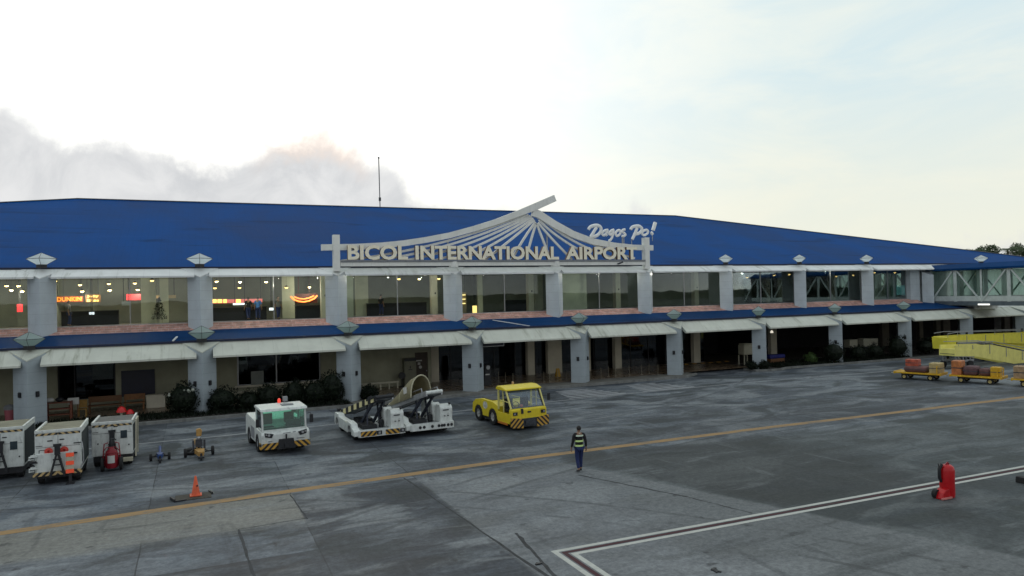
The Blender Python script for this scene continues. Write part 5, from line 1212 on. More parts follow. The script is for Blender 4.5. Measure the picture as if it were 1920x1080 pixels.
# --- passenger stairs, two units, seen from the side
STY = mat('pale_yellow_stair_paint', (.76, .70, .20), .5, .08, 2, dirt=.2); STY2 = mat('yellow_stair_paint', (.74, .66, .06), .5, .08, 2, dirt=.2)
def stairs(label, Y, flank, M, box, rail, width=1.25, sh=15):
    flank, box, rail = [[(x+sh, y) for x, y in q] for q in (flank, box, rail)]
    P = [at(x, y, Y) for x, y in flank]; c = sum(P, Vector())/len(P)
    s = thing('passenger_stairs', label, 'stairs', (c.x, Y, 0), world=True)
    for k in (0, 1):
        g = MB(); g.prism([(p.x, p.z) for p in P], 1, Y+k*width, Y+k*width+.07); fl = obj('flank', g, M, s)
    B = [at(x, y, Y) for x, y in box]; g = MB(); g.prism([(p.x, p.z) for p in B], 1, Y-.04, Y+width+.1); obj('platform', g, M, s)
    r_ = [at(x, y, Y) for x, y in rail]; g = MB(); g.tube(r_, .028, 6); g.tube([p+Vector((0, width, 0)) for p in r_], .028, 6)
    for p in r_: g.tube([p, p-Vector((0, 0, .3))], .02, 5)
    obj('hand_rail', g, STEEL, s)
    g = MB()
    for i in range(1, 9):
        q = P[0].lerp(P[2], i/9) if len(P) > 2 else P[0]; zz = [p.z for p in P]
        u = i/9; t0, t1 = P[0].x, max(p.x for p in P); X_ = t0+(t1-t0)*u
        def zat(a_, b_): return a_.z+(b_.z-a_.z)*(X_-a_.x)/(b_.x-a_.x+1e-6)
        tops_ = [zat(P[k], P[k+1]) for k in range(0, 3) if P[k].x <= X_ <= P[k+1].x]
        if tops_: g.box(X_-.025, X_+.025, Y-.035, Y-.002, tops_[0]-.75, tops_[0]+.02)
    obj('stanchion', g, STEEL, s)
    a, b = P[-1], P[-2]                                     # underside from left to right
    g = MB(); n = 14
    for i in range(n):
        q = a.lerp(b, (i+.5)/n); g.box(q.x-.16, q.x+.16, Y+.07, Y+width, q.z+.10, q.z+.14)
    obj('treads', g, DARKSTEEL, s)
    g = MB(); g.bar((a.x, Y+.05, a.z-.03), (b.x, Y+.05, b.z-.03), .1, .12)
    g.bar((a.x, Y+width, a.z-.03), (b.x, Y+width, b.z-.03), .1, .12)
    for u in (.03, .18, .42, .8):
        q = a.lerp(b, u)
        for yy in (Y+.1, Y+width-.1): g.bar((q.x, yy, q.z), (q.x+.1, yy, .55), .09, .09)
    g.bar((a.x+.3, Y+.1, .6), (b.x, Y+.1, .6), .12, .16); g.bar((a.x+.3, Y+width-.1, .6), (b.x, Y+width-.1, .6), .12, .16)
    obj('support_frame', g, STEEL, s)
    for u in (.12, .75):
        q = a.lerp(b, u)
        for yy, sd_ in ((Y, -1), (Y+width, 1)):
            g = MB(); g.cyl((q.x, yy-.1, .3), (q.x, yy+.1, .3), .3, n=18); obj('wheel', g, RUBBER, s)
    return s
stairs('pale yellow mobile passenger stairs sloping down to the right beside the dollies', 38.0, [(1776, 648), (1844, 646), (1925, 663), (2040, 690), (2040, 716), (1897, 684), (1812, 668), (1777, 667)], STY,
       [(1776, 655), (1776, 668), (1812, 668), (1812, 655)], [(1782, 642), (1846, 640), (1925, 656), (2040, 684)])
stairs('deeper yellow mobile passenger stairs with the raised platform, behind the pale ones', 41.0, [(1761, 632), (1802, 629), (1925, 624), (2050, 600), (2050, 622), (1925, 645), (1845, 642), (1780, 642)], STY2,
       [(1760, 633), (1762, 655), (1777, 655), (1777, 632)], [(1762, 626), (1780, 623), (1850, 621), (1925, 618)])
g = MB()
P = [at(x, y, 41.3) for x, y in ((1850, 641), (1925, 629), (2050, 612), (2050, 690), (1925, 658))]
g.prism([(p.x, p.z) for p in P], 1, 41.25, 41.32); tag(obj('stair_side_panel', g, STY2), 'yellow triangular side panel between the two stair flights', 'panel')

# --- baggage dollies with their loads
DY = mat('yellow_dolly_paint', (.62, .36, .015), .45, .12, 4, dirt=.35)
def dolly(label, loc, rz):
    d = thing('baggage_dolly', label, 'dolly', loc, rz, 'yellow baggage dollies coupled in a row')
    g = MB(); g.box(-.72, .72, -1.5, 1.5, .42, .52); g.box(-.74, .74, -1.54, -1.46, .38, .56); g.box(-.74, .74, 1.46, 1.54, .38, .56); obj('deck', g, DY, d, bevel=.01)
    g = MB(); g.box(-.5, .5, -1.1, 1.1, .30, .42); obj('chassis', g, BLACK, d)
    g = MB(); g.bar((0, 1.3, .40), (0, 1.95, .36), .06, .06); g.bar((-.25, 1.3, .42), (0, 1.7, .37), .05, .05); g.bar((.25, 1.3, .42), (0, 1.7, .37), .05, .05); obj('drawbar', g, CREAM, d)
    g = MB(); g.bar((-.72, -1.3, .5), (-.72, -1.3, 1.05), .05, .05); g.bar((.72, -1.3, .5), (.72, -1.3, 1.05), .05, .05); g.bar((-.72, -1.3, 1.02), (.72, -1.3, 1.02), .05, .05); g.bar((-.72, -1.3, .76), (.72, -1.3, .76), .04, .04); obj('end_rail', g, DY, d)
    for s in (-1, 1):
        for wy in (-.85, .85): wheel(d, s*.60, wy, .20, .14, s, mat('cream_hub', (.45, .36, .14), .5, .1, 5))
    return d
rz = math.atan2(.32, .95)
d0 = dolly('yellow baggage dolly at the far left end of the coupled row', (47.5, 35.35, 0), R(18))
for (x, y), l in (((48.65, 31.95), 'yellow baggage dolly in the middle of the coupled row'), ((49.7, 28.5), 'yellow baggage dolly cut by the right edge of the photo')): dup(d0, (x, y, 0), R(18), l)
DL = ((47.5, 35.35), (48.65, 31.95), (49.7, 28.5))
def load(name, label, cat, k, lx_, ly, size, z, M, trim=None):
    c_, s_ = math.cos(R(18)), math.sin(R(18)); x = DL[k][0]+lx_*c_-ly*s_; y = DL[k][1]+lx_*s_+ly*c_
    t = thing(name, label, cat, (x, y, z), R(18), 'loads on the baggage dollies'); w, d, h = size[0]/2, size[1]/2, size[2]
    g = MB(); g.box(-w, w, -d, d, 0, h); obj('shell', g, M, t, bevel=.16 if cat == 'bag' else .035)
    g = MB(); g.tube([(0, -d*.4, h-.01), (0, -d*.35, h+.05), (0, d*.35, h+.05), (0, d*.4, h-.01)], .015, 5); g.box(-w-.006, w+.006, -d-.006, d+.006, h*.46, h*.53); obj('strap', g, trim or DARKSTEEL, t)
PINK = mat('dusky_pink_cover', (.12, .055, .05), .7, .3, 3); PINK2 = mat('plum_cover', (.10, .05, .052), .7, .3, 3)
load('cargo_bag', 'dusky pink bag lying low on the first dolly', 'bag', 0, -.05, .15, (1.2, 1.5, .42), .52, PINK)
load('crate', 'red and orange crate on top of the pink bag of the first dolly', 'crate', 0, 0, .45, (.6, .85, .48), .93, mat('red_orange_plastic', (.42, .085, .045), .5, .4, 3))
load('crate', 'cream crate on the right end of the first dolly', 'crate', 0, -.1, -1.1, (.9, .7, .72), .52, mat('cream_crate', (.44, .34, .15), .6, .2, 3))
load('crate', 'bright orange crate at the left end of the second dolly', 'crate', 1, -.1, 1.15, (.9, .6, .95), .52, mat('bright_orange_plastic', (.46, .16, .05), .5, .3, 3))
load('cargo_bag', 'plum coloured bag right of the bright orange crate', 'bag', 1, 0, .35, (1.1, .85, .62), .52, PINK2)
load('cargo_bag', 'dusky pink bag at the right half of the second dolly', 'bag', 1, .1, -.48, (1.0, .75, .5), .52, PINK)
load('crate', 'golden yellow crate at the right end of the second dolly', 'crate', 1, -.3, -1.15, (.6, .55, .66), .52, DY)
load('crate', 'faded beige crate at the left end of the third dolly', 'crate', 2, -.2, 1.1, (.8, .65, .8), .52, mat('beige_crate', (.36, .24, .13), .6, .3, 3))
load('cargo_bag', 'red and white striped bag at the right edge of the photo', 'bag', 2, 0, .2, (.9, .9, .6), .52, mat('brick_red_cover', (.30, .06, .05), .6, .3, 3), CREAM)

# --- glazed boarding bridge
BR = thing('boarding_bridge', 'glass-sided passenger boarding bridge with a blue roof leaving the terminal at the right', 'bridge', (71.8, 44, 0), world=True)
bx0, bx1, by0, by1 = 70.0, 73.6, 26.0, 51.0
g = MB(); g.prism([(bx0-.35, 8.15), (bx0-.35, 8.32), (bx0+.5, 8.78), (bx1-.5, 8.78), (bx1+.35, 8.32), (bx1+.35, 8.15)], 1, by0, by1); obj('roof', g, LROOF, BR)
g = MB(); g.box(bx0-.05, bx1+.05, by0, by1, 4.62, 5.0); obj('floor_beam', g, mat('blue_grey_beam', (.10, .125, .14), .5, .15, 2), BR)
g = MB(); g.box(bx0-.02, bx1+.02, by0, by1, 5.0, 5.06); obj('deck', g, GREYP, BR)
for x in (bx0, bx1): g = MB(); g.box(x-.006, x+.006, by0, by1, 5.06, 8.15); obj('glass_side', g, BRIDGE_GLASS, BR)
PT = mat('pale_green_steel', (.52, .57, .54), .5, .1, 3)
for x in (bx0+.02, bx1-.02):
    for k in range(10):
        y = 50.6-2.6*k; w_ = .32 if k % 2 else .16
        g = MB(); g.box(x-.08, x+.08, y-w_/2, y+w_/2, 5.0, 8.15); obj('post', g, PT, BR)
    for k in range(0, 9, 2):
        ym = 50.6-2.6*(k+1) if True else 0
        for s in (-1, 1): g = MB(); g.bar((x-.07*(1 if x < 72 else -1), ym+s*.2, 8.1), (x-.07*(1 if x < 72 else -1), ym+s*2.5, 5.1), .10, .14); obj('brace', g, PT, BR)
    g = MB(); g.box(x-.05, x+.05, by0, by1, 5.06, 5.5); g.box(x-.06, x+.06, by0, by1, 5.5, 5.56); obj('parapet', g, PT, BR)
for k, (x, yy) in enumerate(((71.2, 48.5), (71.4, 46.2), (72.0, 44.2))): g = MB(); g.box(x-.3, x+.3, yy-.35, yy+.35, 5.06, 8.1); obj('inner_pillar', g, AWNU, BR)
a, b = at(1783, 580, 46.8), at(1846, 569, 46.8); g = MB(); g.box(71.3, 74.4, 46.6, 48.6, 4.2, 4.92); obj('pier_head', g, AWNU, BR)
a = at(1858, 574, 45.9); g = MB(); g.box(bx0-.14, bx0-.02, 44.6, 45.7, 4.66, 4.80); obj('tube_light', g, mat('white_tube', (1, 1, .95), .5, 0, emit=(1, .98, .9, 1.0)), BR)
g = MB(); g.box(70.8, 72.8, 28, 28.8, 0, 4.6); obj('support_column', g, GREYP, BR)

# ------------------------------------------------------------------ along the walkway
def clump(mb, c, rad, n, size, seed, sq=(1, 1, 1), hollow=.45):
    r = random.Random(seed)
    for _ in range(n):
        a, b = r.uniform(0, 2*math.pi), math.acos(r.uniform(-1, 1)); q = rad*(hollow+(1-hollow)*r.random()**.5)*(1+.25*math.sin(3*a+seed)*math.sin(2*b))
        p = Vector((c[0]+q*sq[0]*math.sin(b)*math.cos(a), c[1]+q*sq[1]*math.sin(b)*math.sin(a), max(.02, c[2]+q*sq[2]*math.cos(b))))
        d = Vector((r.uniform(-1, 1), r.uniform(-1, 1), r.uniform(-1, 1))).normalized()*size*r.uniform(.6, 1.3); e = d.cross(Vector((r.uniform(-1, 1), r.uniform(-1, 1), r.uniform(-1, 1)))).normalized()*size*.45
        mb.add([p-d*.5, p+e*.5, p+d*.6, p-e*.5], [(0, 1, 2, 3)])
def shrub(label, x, y, rad, h, seed, M=LEAF, n=420, z=.15, blossom=False):
    t = thing('shrub', label, 'shrub', (x, y, z), 0, 'clipped shrubs along the terminal')
    g = MB(); clump(g, (0, 0, h*.54), .92, n, .14, seed, (rad, rad, h*.5), .78); clump(g, (rad*.38, -.15, h*.34), .62, n//2, .14, seed+1, (rad, rad, h*.5), .7); clump(g, (-rad*.42, -.1, h*.38), .58, n//2, .14, seed+2, (rad, rad, h*.55), .7); g.ball((0, 0, h*.52), 1.0, 10, 0, (rad*.82, rad*.82, h*.43))
    rr_ = random.Random(seed+5)
    for k in range(16):
        a_, b_ = rr_.uniform(0, 6.28), rr_.uniform(.05, 1.5); q_ = rr_.uniform(.95, 1.2)
        clump(g, (q_*rad*math.sin(b_)*math.cos(a_), q_*rad*math.sin(b_)*math.sin(a_), h*.54+q_*h*.5*math.cos(b_)), rr_.uniform(.08, .2), 14, .12, seed+30+k)
    obj('foliage', g, M, t)
    g = MB()
    for k in range(4): g.tube([(.03*k-.05, 0, 0), (.1*math.cos(k*1.6), .1*math.sin(k*1.6), h*.5)], .02, 5)
    obj('stem', g, BARK, t)
    if blossom:
        g = MB(); r = random.Random(seed)
        for k in range(6): g.ball((r.uniform(-.9, .6)*rad, -rad*.75+r.uniform(-.1, .2), h*r.uniform(.62, .85)), r.uniform(.05, .12), 6)
        obj('blossom', g, mat('white_blossom', (.3, .32, .27), .7, .1, 6), t)
    return t
sh = [(418, 776, 46.3, .95, 1.55, 'round dark shrub close to the right of the second column'), (467, 770, 46.0, .75, 1.25, 'low round dark shrub behind the rear of the white tractor'), (505, 766, 46.0, .85, 1.6, 'round dark shrub behind the white tractor cab'), (552, 768, 46.2, .75, 1.75, 'upright dark shrub right of the white tractor cab'),
      (590, 764, 46.0, .85, 1.65, 'dark shrub third left of the third column'), (622, 760, 46.3, .85, 2.15, 'tall bushy dark shrub hugging the third column'), (692, 752, 46.6, .6, .95, 'small dark shrub behind the belt loaders'), (344, 782, 46.4, .95, 2.0, 'dark shrub with white blossoms left of the second column')]
for k, (x, y, Y, rad, h, l) in enumerate(sh):
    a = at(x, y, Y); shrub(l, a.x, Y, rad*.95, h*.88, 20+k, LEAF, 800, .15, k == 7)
for k, (x, Y, rad, h, l) in enumerate(((1563, 46.2, .95, 1.75, 'dark round shrub left of the seventh column by the grass'), (1608, 46.6, .8, 1.3, 'low dark shrub below the cream boxes'), (1640, 46.8, .8, 1.25, 'low dark shrub right of the cream boxes'), (1683, 46.3, .95, 1.9, 'dark round shrub left of the eighth column'),
                                      (1410, 46.1, .42, .62, 'small shrub in the left half of the round planter'), (1430, 45.7, .40, .6, 'small shrub in the right half of the round planter'), (1520, 47.2, .5, .8, 'small green shrub in the grass strip'), (1735, 47.0, .95, 1.4, 'dark shrub right of the eighth column behind the first dolly'))):
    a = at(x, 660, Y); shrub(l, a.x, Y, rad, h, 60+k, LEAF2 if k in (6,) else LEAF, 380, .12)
# benches, railings and small furniture outside the two left bays
def rail(label, x0, x1, y, Y, M):
    a, b = at(x0, y, Y), at(x1, y, Y); t = thing('railing', label, 'railing', ((a.x+b.x)/2, Y, .15)); w = (b.x-a.x)/2; h = max(.4, a.z-.15)
    g = MB(); g.box(-w, w, -.05, .05, h-.12, h); obj('top_rail', g, M, t)
    for k in range(5): x = -w+.1+(2*w-.2)*k/4; g = MB(); g.box(x-.05, x+.05, -.04, .04, 0, h-.12); obj('post', g, M, t)
rail('cream low railing in front of the dark office window', 435, 618, 735, 51.2, CREAM)
rail('cream low railing against the beige wall left of the brown door', 678, 748, 719, 51.0, CREAM)
g = MB(); a, b = at(440, 724, 52.1), at(612, 716, 52.1); g.box(a.x, b.x, 51.9, 52.2, .86, .98); obj('window_ledge', g, BEIGE2, T)
a, b = at(471, 726, 52.1), at(494, 695, 52.1); g = MB(); g.box(a.x, b.x, 52.05, 52.1, a.z, b.z); tag(obj('white_board', g, mat('pale_board', (.20, .22, .20), .6, .1, 2)), 'pale grey board leaning inside the dark office window', 'board')
def bench(label, x0, x1, y, Y, M, back=True):
    a, b = at(x0, y, Y), at(x1, y, Y); t = thing('bench', label, 'bench', ((a.x+b.x)/2, Y, .15)); w = (b.x-a.x)/2
    g = MB(); g.box(-w, w, -.25, .25, .40, .46); obj('seat', g, M, t)
    if back: g = MB(); g.box(-w, w, .2, .26, .6, .95); obj('backrest', g, M, t)
    for s in (-1, 1):
        for yy in (-.2, .2): g = MB(); g.box(s*(w-.08)-.04, s*(w-.08)+.04, yy-.03, yy+.03, 0, .42 if yy < 0 or not back else .95); obj('leg', g, M, t)
bench('long dark brown bench in front of the dark shop window', 165, 228, 760, 50.2, WOOD)
bench('brown bench under the dark blue notice panel', 232, 272, 755, 50.3, mat('orange_brown_wood', (.20, .09, .03), .6, .25, 6))
a = at(155, 775, 49.0); t = thing('chair', 'yellow-brown wooden chair at the left end of the long bench', 'chair', (a.x, 49.0, .15)); YW = mat('yellow_brown_wood', (.30, .17, .04), .6, .2, 6)
g = MB(); g.box(-.22, .22, -.22, .22, .42, .46); obj('seat', g, YW, t); g = MB(); g.box(-.22, .22, .19, .23, .5, .95); obj('backrest', g, YW, t)
for s in (-1, 1):
    for yy in (-1, 1): g = MB(); g.box(s*.19-.025, s*.19+.025, yy*.19-.025, yy*.19+.025, 0, .42 if yy < 0 else .95); obj('leg', g, YW, t)
a, b = at(89, 785, 48.2), at(134, 760, 48.2); t = thing('wooden_rack', 'reddish brown slatted rack right of the first column', 'rack', ((a.x+b.x)/2, 48.2, .15)); w = (b.x-a.x)/2; RW = mat('red_brown_wood', (.17, .055, .03), .6, .3, 5)
for z in (.30, .62, .98): g = MB(); g.box(-w, w, -.25, .25, z, z+.05); obj('shelf', g, RW, t)
for s in (-1, 1): g = MB(); g.box(s*w-.04, s*w+.04, -.25, .25, 0, 1.05); obj('side_panel', g, RW, t)
for k, (x, l) in enumerate(((94, 'white bundle on top of the slatted rack'), (112, 'dark bundle on top of the slatted rack'))):
    q = at(x, 757, 48.2); g = MB(); g.ball((0, 0, .14), .2, 10, 0, (1.1, .9, .7)); o = tag(obj('bundle', g, mat('white_notice', (0, 0, 0)) if k == 0 else BLACK, None, smooth=True), l, 'bundle'); o.location = (q.x, 48.2, 1.18)
a, b = at(127, 759, 48.6), at(148, 745, 48.6); t = thing('notice_stand', 'white notice board on dark legs beside the slatted rack', 'notice', ((a.x+b.x)/2, 48.6, .15)); w = (b.x-a.x)/2
g = MB(); g.box(-w, w, -.03, .03, a.z-.15, b.z-.15); obj('board', g, mat('white_notice', (0, 0, 0)), t); g = MB(); g.box(-w+.05, -w+.1, -.02, .03, 0, a.z); g.box(w-.1, w-.05, -.02, .03, 0, a.z); obj('stand_legs', g, WOOD, t)
a = at(18, 783, 48.8); t = thing('bin', 'dull pink bin with a grey bag at the far left of the walkway', 'bin', (a.x, 48.8, .15)); g = MB(); g.lathe([(.2, 0), (.26, .75), (.24, .75)], n=14); obj('body', g, mat('dull_pink_plastic', (.36, .10, .12), .5, .1, 4), t, smooth=True); g = MB(); g.lathe([(.27, .72), (.3, .85), (.2, .98), (.05, 1.02)], n=12); obj('bag', g, GREYP, t, smooth=True)
for x, l, k in ((228, 'larger red mushroom ornament with a pale stem in the planting bed', 1.0), (244, 'smaller red mushroom ornament right of the larger one', .8)):
    a = at(x, 781, 45.6); t = thing('mushroom_ornament', l, 'ornament', (a.x, 45.6, .05)); t.scale = (k*.62, k*.62, k*.95)
    g = MB(); g.lathe([(.12, 0), (.10, .3), (.13, .72)], n=12); obj('stem', g, CREAM, t, smooth=True); g = MB(); g.lathe([(.42, .66), (.40, .74), (.28, .9), (.1, .98), (.0, .99)], n=16); obj('cap', g, RED, t, smooth=True)
a, b = at(275, 760, 50.6), at(310, 742, 50.6); t = thing('storage_chest', 'beige storage chest against the wall left of the blossoming shrub', 'chest', ((a.x+b.x)/2, 50.6, .15)); w = (b.x-a.x)/2; g = MB(); g.box(-w, w, -.3, .3, 0, .75); obj('box', g, BEIGE2, t, bevel=.02); g = MB(); g.box(-w-.02, w+.02, -.32, .32, .75, .82); obj('lid', g, BEIGE2, t, bevel=.02)
a = at(415, 748, 49.5); t = thing('side_table', 'small orange-brown table with a red pot right of the second column', 'table', (a.x, 49.5, .15)); g = MB(); g.box(-.4, .4, -.25, .25, .62, .68); obj('top', g, YW, t)
for s in (-1, 1): g = MB(); g.box(s*.35-.03, s*.35+.03, -.2, .2, 0, .62); obj('leg', g, YW, t)
g = MB(); g.lathe([(.12, 0), (.18, .22), (.16, .22)], n=12); o = tag(obj('flower_pot', g, mat('terracotta_pot', (.42, .12, .05), .7, .2, 5), None, smooth=True), 'terracotta pot on the small orange-brown table', 'pot'); o.location = (a.x, 49.5, .83)
g = MB()
for x0, x1, z in ((298, 327, 721), (330, 346, 714)):
    p, q = at(x0, z, 52.1), at(x1, z, 52.1); g = MB(); g.box(p.x, q.x, 52.12, 52.19, p.z-.12, p.z); tag(obj('wall_shelf', g, BEIGE), 'narrow beige wall shelf above the blossoming shrub' if x0 < 310 else 'short beige wall shelf next to the second column', 'shelf')
# door side cabinet and extinguisher
a, b = at(758, 722, 51.7), at(779, 671, 51.7); t = thing('locker', 'grey-green locker left of the brown door', 'locker', ((a.x+b.x)/2, 51.8, .15)); w = (b.x-a.x)/2; g = MB(); g.box(-w, w, -.25, .3, 0, b.z-.15); obj('cabinet', g, mat('grey_green_metal', (.16, .16, .11), .5, .1, 3), t); g = MB(); g.box(-w, w, -.27, -.25, b.z-.35, b.z-.15); g.box(-.15, .15, -.27, -.25, 1.2, 1.25); g.box(-.03, .03, -.27, -.25, 1.3, 1.5); obj('trim', g, BLACK, t)
a = at(754, 718, 51.4); t = thing('floor_fan', 'black floor fan left of the grey-green locker', 'fan', (a.x, 51.4, .15)); g = MB(); g.lathe([(.22, 0), (.2, .06), (.04, .1), (.03, .7)], n=12); obj('stand', g, BLACK, t); g = MB(); g.cyl((0, -.08, .85), (0, .08, .85), .24, n=18); obj('guard', g, BLACK, t)
# black kiosk, overhead sign
a = at(913, 705, 48.8); t = thing('kiosk', 'black standing kiosk with a round white face behind the fourth column', 'kiosk', (a.x, 48.8, .15)); g = MB(); g.prism([(-.3, 0), (.3, 0), (.24, .9), (.2, 1.5), (-.2, 1.5), (-.24, .9)], 1, -.2, .2); obj('cabinet', g, BLACK, t, bevel=.03)
g = MB(); g.cyl((0.02, -.235, 1.32), (.02, -.2, 1.32), .15, n=16); obj('face', g, mat('grey_white_face', (.36, .38, .38), .4, .1, 3), t); g = MB(); g.box(-.2, .12, -.23, -.2, .78, .86); obj('label_strip', g, mat('white_notice', (0, 0, 0)), t)
a, b = at(905, 650, 48.2), at(944, 643, 48.2); t = thing('hanging_sign', 'thin dark hanging sign with a pale frame under the fourth awning', 'sign', ((a.x+b.x)/2, 48.2, a.z)); w = (b.x-a.x)/2; g = MB(); g.box(-w, w, -.04, .04, 0, .36); obj('panel', g, mat('dark_blue_panel', (0, 0, 0)), t); g = MB(); g.bar((-w, -.05, 0), (w, -.05, 0), .05, .05); g.bar((w, -.05, 0), (w, -.05, .36), .05, .05); g.bar((-w+.2, 0, .36), (-w+.2, 0, 4.0-a.z), .03, .03); g.bar((w-.2, 0, .36), (w-.2, 0, 4.0-a.z), .03, .03); obj('frame', g, STEEL, t)
# thin posts along the edge of the polished floor
for k, (x, y) in enumerate(((935, 716), (948, 717), (962, 719), (1020, 716), (1031, 716), (1046, 713), (1063, 714), (1127, 708), (1141, 706), (1154, 706), (1180, 703), (1203, 702), (1217, 700), (1234, 702))):
    a = on(x, y, .16); t = thing('barrier_post', 'thin pale barrier post on the polished floor %s' % ('between the fourth and fifth columns' if k < 7 else 'between the fifth and sixth columns'), 'post', (a.x, a.y, .16), 0, 'barrier posts along the walkway floor'); t.scale = (.7, .7, .85)
    g = MB(); g.lathe([(.15, 0), (.14, .03), (.03, .05), (.025, .85), (.035, .88), (.0, .9)], n=10); obj('pole', g, mat('dull_brass', (.20, .18, .13), .4, .2, 6), t)
a = on(1046, 706, .16); t = thing('floor_sign', 'yellow folding floor sign near the fifth column', 'sign', (a.x, a.y, .16)); YP = mat('yellow_plastic', (.42, .24, .02), .5, .1, 4)
for s in (-1, 1): g = MB(); g.prism([(-.2, 0), (.2, 0), (.14, .65), (-.14, .65)], 1, -.015, .015); o = obj('leaf', g, YP, t); o.location = (0, s*.14, 0); o.rotation_euler.x = s*R(12)
g = MB(); g.bar((-.12, 0, .64), (.12, 0, .64), .03, .03); obj('hinge', g, YP, t)
# welcome letters in the dark concourse
wl = mat('dim_teal_letter', (.12, .22, .21), .6, .3, 2); wl2 = mat('dim_grey_letter', (.26, .27, .22), .6, .3, 2)
t = thing('welcome_letters', 'large dim standing letters reading WELCOME TO BICOL behind the dark glass', 'letters', at(1200, 690, 54.6), world=True)
a, b = at(1166, 660, 54.6), at(1213, 652, 54.6); g = MB(); place_text(g, 'WELCOME TO', a.x, b.x, 54.55, a.z, a.z+.32, .08, .015); obj('lettering', g, wl, t)
for s_, x0, x1 in (('B', 1163, 1175), ('I', 1177, 1182), ('C', 1186, 1202), ('O', 1205, 1219), ('L', 1224, 1238)): a, b = at(x0, 688, 54.6), at(x1, 664, 54.6); g = MB(); place_text(g, s_, a.x, b.x, 54.5, a.z, a.z+1.15, .25, .02); obj('letter', g, wl2 if s_ in 'BL' else wl, t)
for x in (1219, 1235): a = at(x, 660, 54.4); g = MB(); g.ball((a.x, 54.4, a.z), .12, 10); obj('balloon', g, mat('pale_balloon', (.45, .5, .48), .5, .1, 3), t, smooth=True)
g = MB(); a = at(1198, 690, 54.6); g.box(at(1160, 690, 54.6).x, at(1242, 690, 54.6).x, 54.5, 55.2, .16, .3); obj('plinth', g, DARKSTEEL, t)
# speed hump and cream trolley by the driveway
a, b = on(1312, 689, .15), on(1412, 682, .15); g = MB(); g.prism([(-.2, 0), (-.1, .07), (.1, .07), (.2, 0)], 0, a.x, b.x)
g.v = [(v[0], 52.4+v[1], .145+v[2]) for v in g.v]; tag(obj('speed_hump', g, stripe_mat('hump_stripes', (.015, .012, .01, 1), (.38, .22, .05, 1), .9, .6, (0, 1), .2)), 'black and yellow speed hump across the driveway', 'speed hump')
a, b = at(1388, 677, 49.5), at(1408, 650, 49.5); t = thing('trolley', 'cream boxed trolley on thin legs left of the planter column', 'trolley', ((a.x+b.x)/2, 49.5, .14)); w = (b.x-a.x)/2*.85
g = MB(); g.box(-w, w, -.4, .4, .85, 1.75); obj('box', g, CREAM, t, bevel=.1); g = MB(); g.box(-w*.85, w*.85, -.35, .35, 1.75, 1.85); obj('lid', g, CREAM, t, bevel=.03)
for s in (-1, 1):
    for yy in (-.35, .35): g = MB(); g.box(s*w*.9-.04, s*w*.9+.04, yy-.04, yy+.04, 0, .85); obj('leg', g, CREAM, t)
a = at(1447, 622, 48.0); t = thing('floodlight', 'small white floodlight under the seventh awning', 'light', (a.x, 48.0, a.z)); g = MB(); g.lathe([(.05, .12), (.12, 0), (.14, -.1)], n=10); obj('head', g, LAMPW, t); g = MB(); g.bar((0, 0, .1), (0, 0, 4.0-a.z), .04, .04); obj('arm', g, STEEL, t)
g = MB()
for x0, x1, y0, y1, l in ((1587, 1603, 636, 652, 'small cream box on a stand behind the low shrubs'), (1613, 1625, 634, 650, 'dull green-cream box left of the widest cream box'), (1624, 1641, 634, 651, 'wider cream box on a stand behind the low shrubs')):
    a, b = at(x0, y1, 48.6), at(x1, y0, 48.6); t = thing('storage_box', l, 'box', ((a.x+b.x)/2, 48.6, .14)); w = (b.x-a.x)/2*.9; z = a.z-.14
    g = MB(); g.box(-w, w, -.35, .35, z, z+(b.z-a.z)); obj('box', g, mat('dim_cream_plastic', (.26, .25, .19), .5, .1, 3), t, bevel=.03); g = MB(); g.box(-w*.7, w*.7, -.25, .25, 0, z); obj('stand', g, BLACK, t)
a, b = at(1440, 668, 49), at(1466, 663, 49); g = MB(); g.box(-.9, .9, -.35, .35, 0, .35); o = tag(obj('tarpaulin', g, mat('deep_blue_tarp', (.010, .014, .12), .6, .3, 3), None, bevel=.1), 'deep blue tarpaulin bundle right of the planter column', 'tarpaulin'); o.location = ((a.x+b.x)/2, 49, .55)
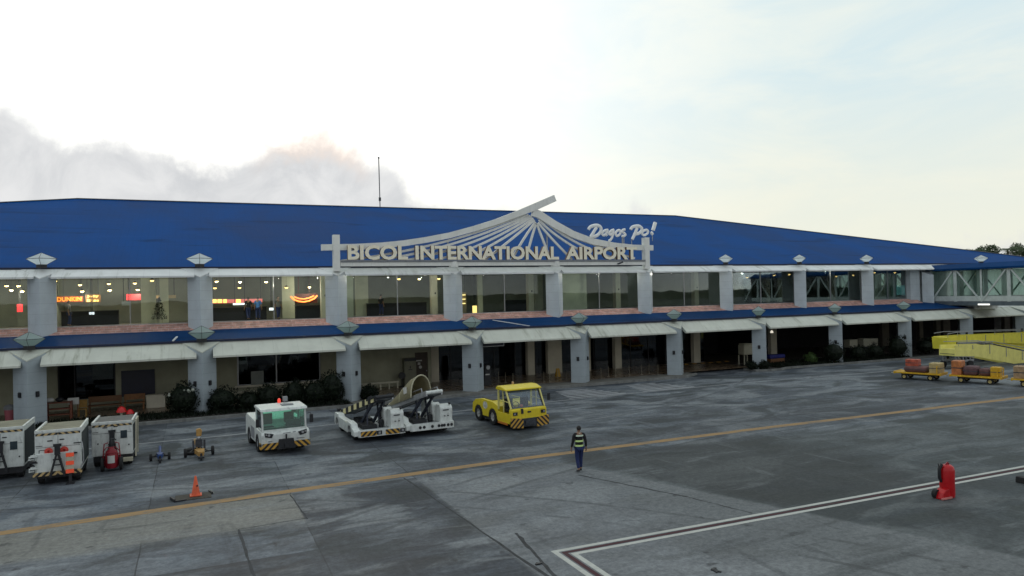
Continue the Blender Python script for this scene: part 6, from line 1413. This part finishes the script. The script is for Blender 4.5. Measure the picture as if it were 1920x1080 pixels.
g = MB(); g.box(-.8, .8, -.3, .3, 0, .42); o = tag(obj('pallet_stack', g, WOOD), 'dark timber pallet stack under the blue tarpaulin', 'pallets'); o.location = ((a.x+b.x)/2, 49, .13)
# trees behind the right end of the roof
def palm(label, x, y, h, seed):
    t = thing('palm_tree', label, 'palm tree', (x, y, 0), 0, 'trees behind the right end of the roof'); g = MB(); g.tube([(0, 0, 0), (.2, 0, h*.5), (.0, 0, h)], .2, 8); obj('trunk', g, BARK, t)
    r = random.Random(seed); g = MB()
    for k in range(17):
        a = 2*math.pi*k/17+r.uniform(-.2, .2); L = r.uniform(2.0, 2.9); lift = r.uniform(.1, 1.1)
        for j in range(9):
            u = (j+.6)/9; rr = L*u; z = h+lift*u*1.6-1.9*u*u; c = Vector((rr*math.cos(a), rr*math.sin(a), z)); n = Vector((-math.sin(a), math.cos(a), 0)); f = Vector((math.cos(a), math.sin(a), -.3))
            for s in (-1, 1): g.add([c, c+f*.16, c+n*s*.62*(1.1-u*.6)+f*.3-Vector((0, 0, .28))], [(0, 1, 2)])
    obj('crown', g, PALM, t)
def tree(label, x, y, h, rad, seed):
    t = thing('broadleaf_tree', label, 'tree', (x, y, 0), 0, 'trees behind the right end of the roof'); g = MB(); g.cyl((0, 0, 0), (0, 0, h*.7), .3, .18, 8)
    for k in range(4): g.bar((0, 0, h*.6), (rad*.5*math.cos(k*1.6), rad*.5*math.sin(k*1.6), h*.85), .12, .12)
    obj('trunk', g, BARK, t); g = MB(); r = random.Random(seed)
    for k in range(9): clump(g, (r.uniform(-.6, .6)*rad, r.uniform(-.6, .6)*rad, h-rad*.7+r.uniform(-.4, .5)*rad), rad*.5, 170, .42, seed+k)
    obj('crown', g, PALM, t)
palm('spiky palm leftmost of the trees behind the roof end', 144.4, 95, 13.6, 1); tree('rounded tree right of the spiky leftmost palm', 149.0, 95.5, 14.2, 2.2, 40); palm('palm with drooping fronds between two rounded trees', 155.2, 95, 13.9, 2); tree('rounded tree at the right edge of the photo behind the roof', 160.4, 96, 14.6, 2.4, 80)
palm('tall palm past the right edge of the roof', 165.5, 97, 14.2, 5)
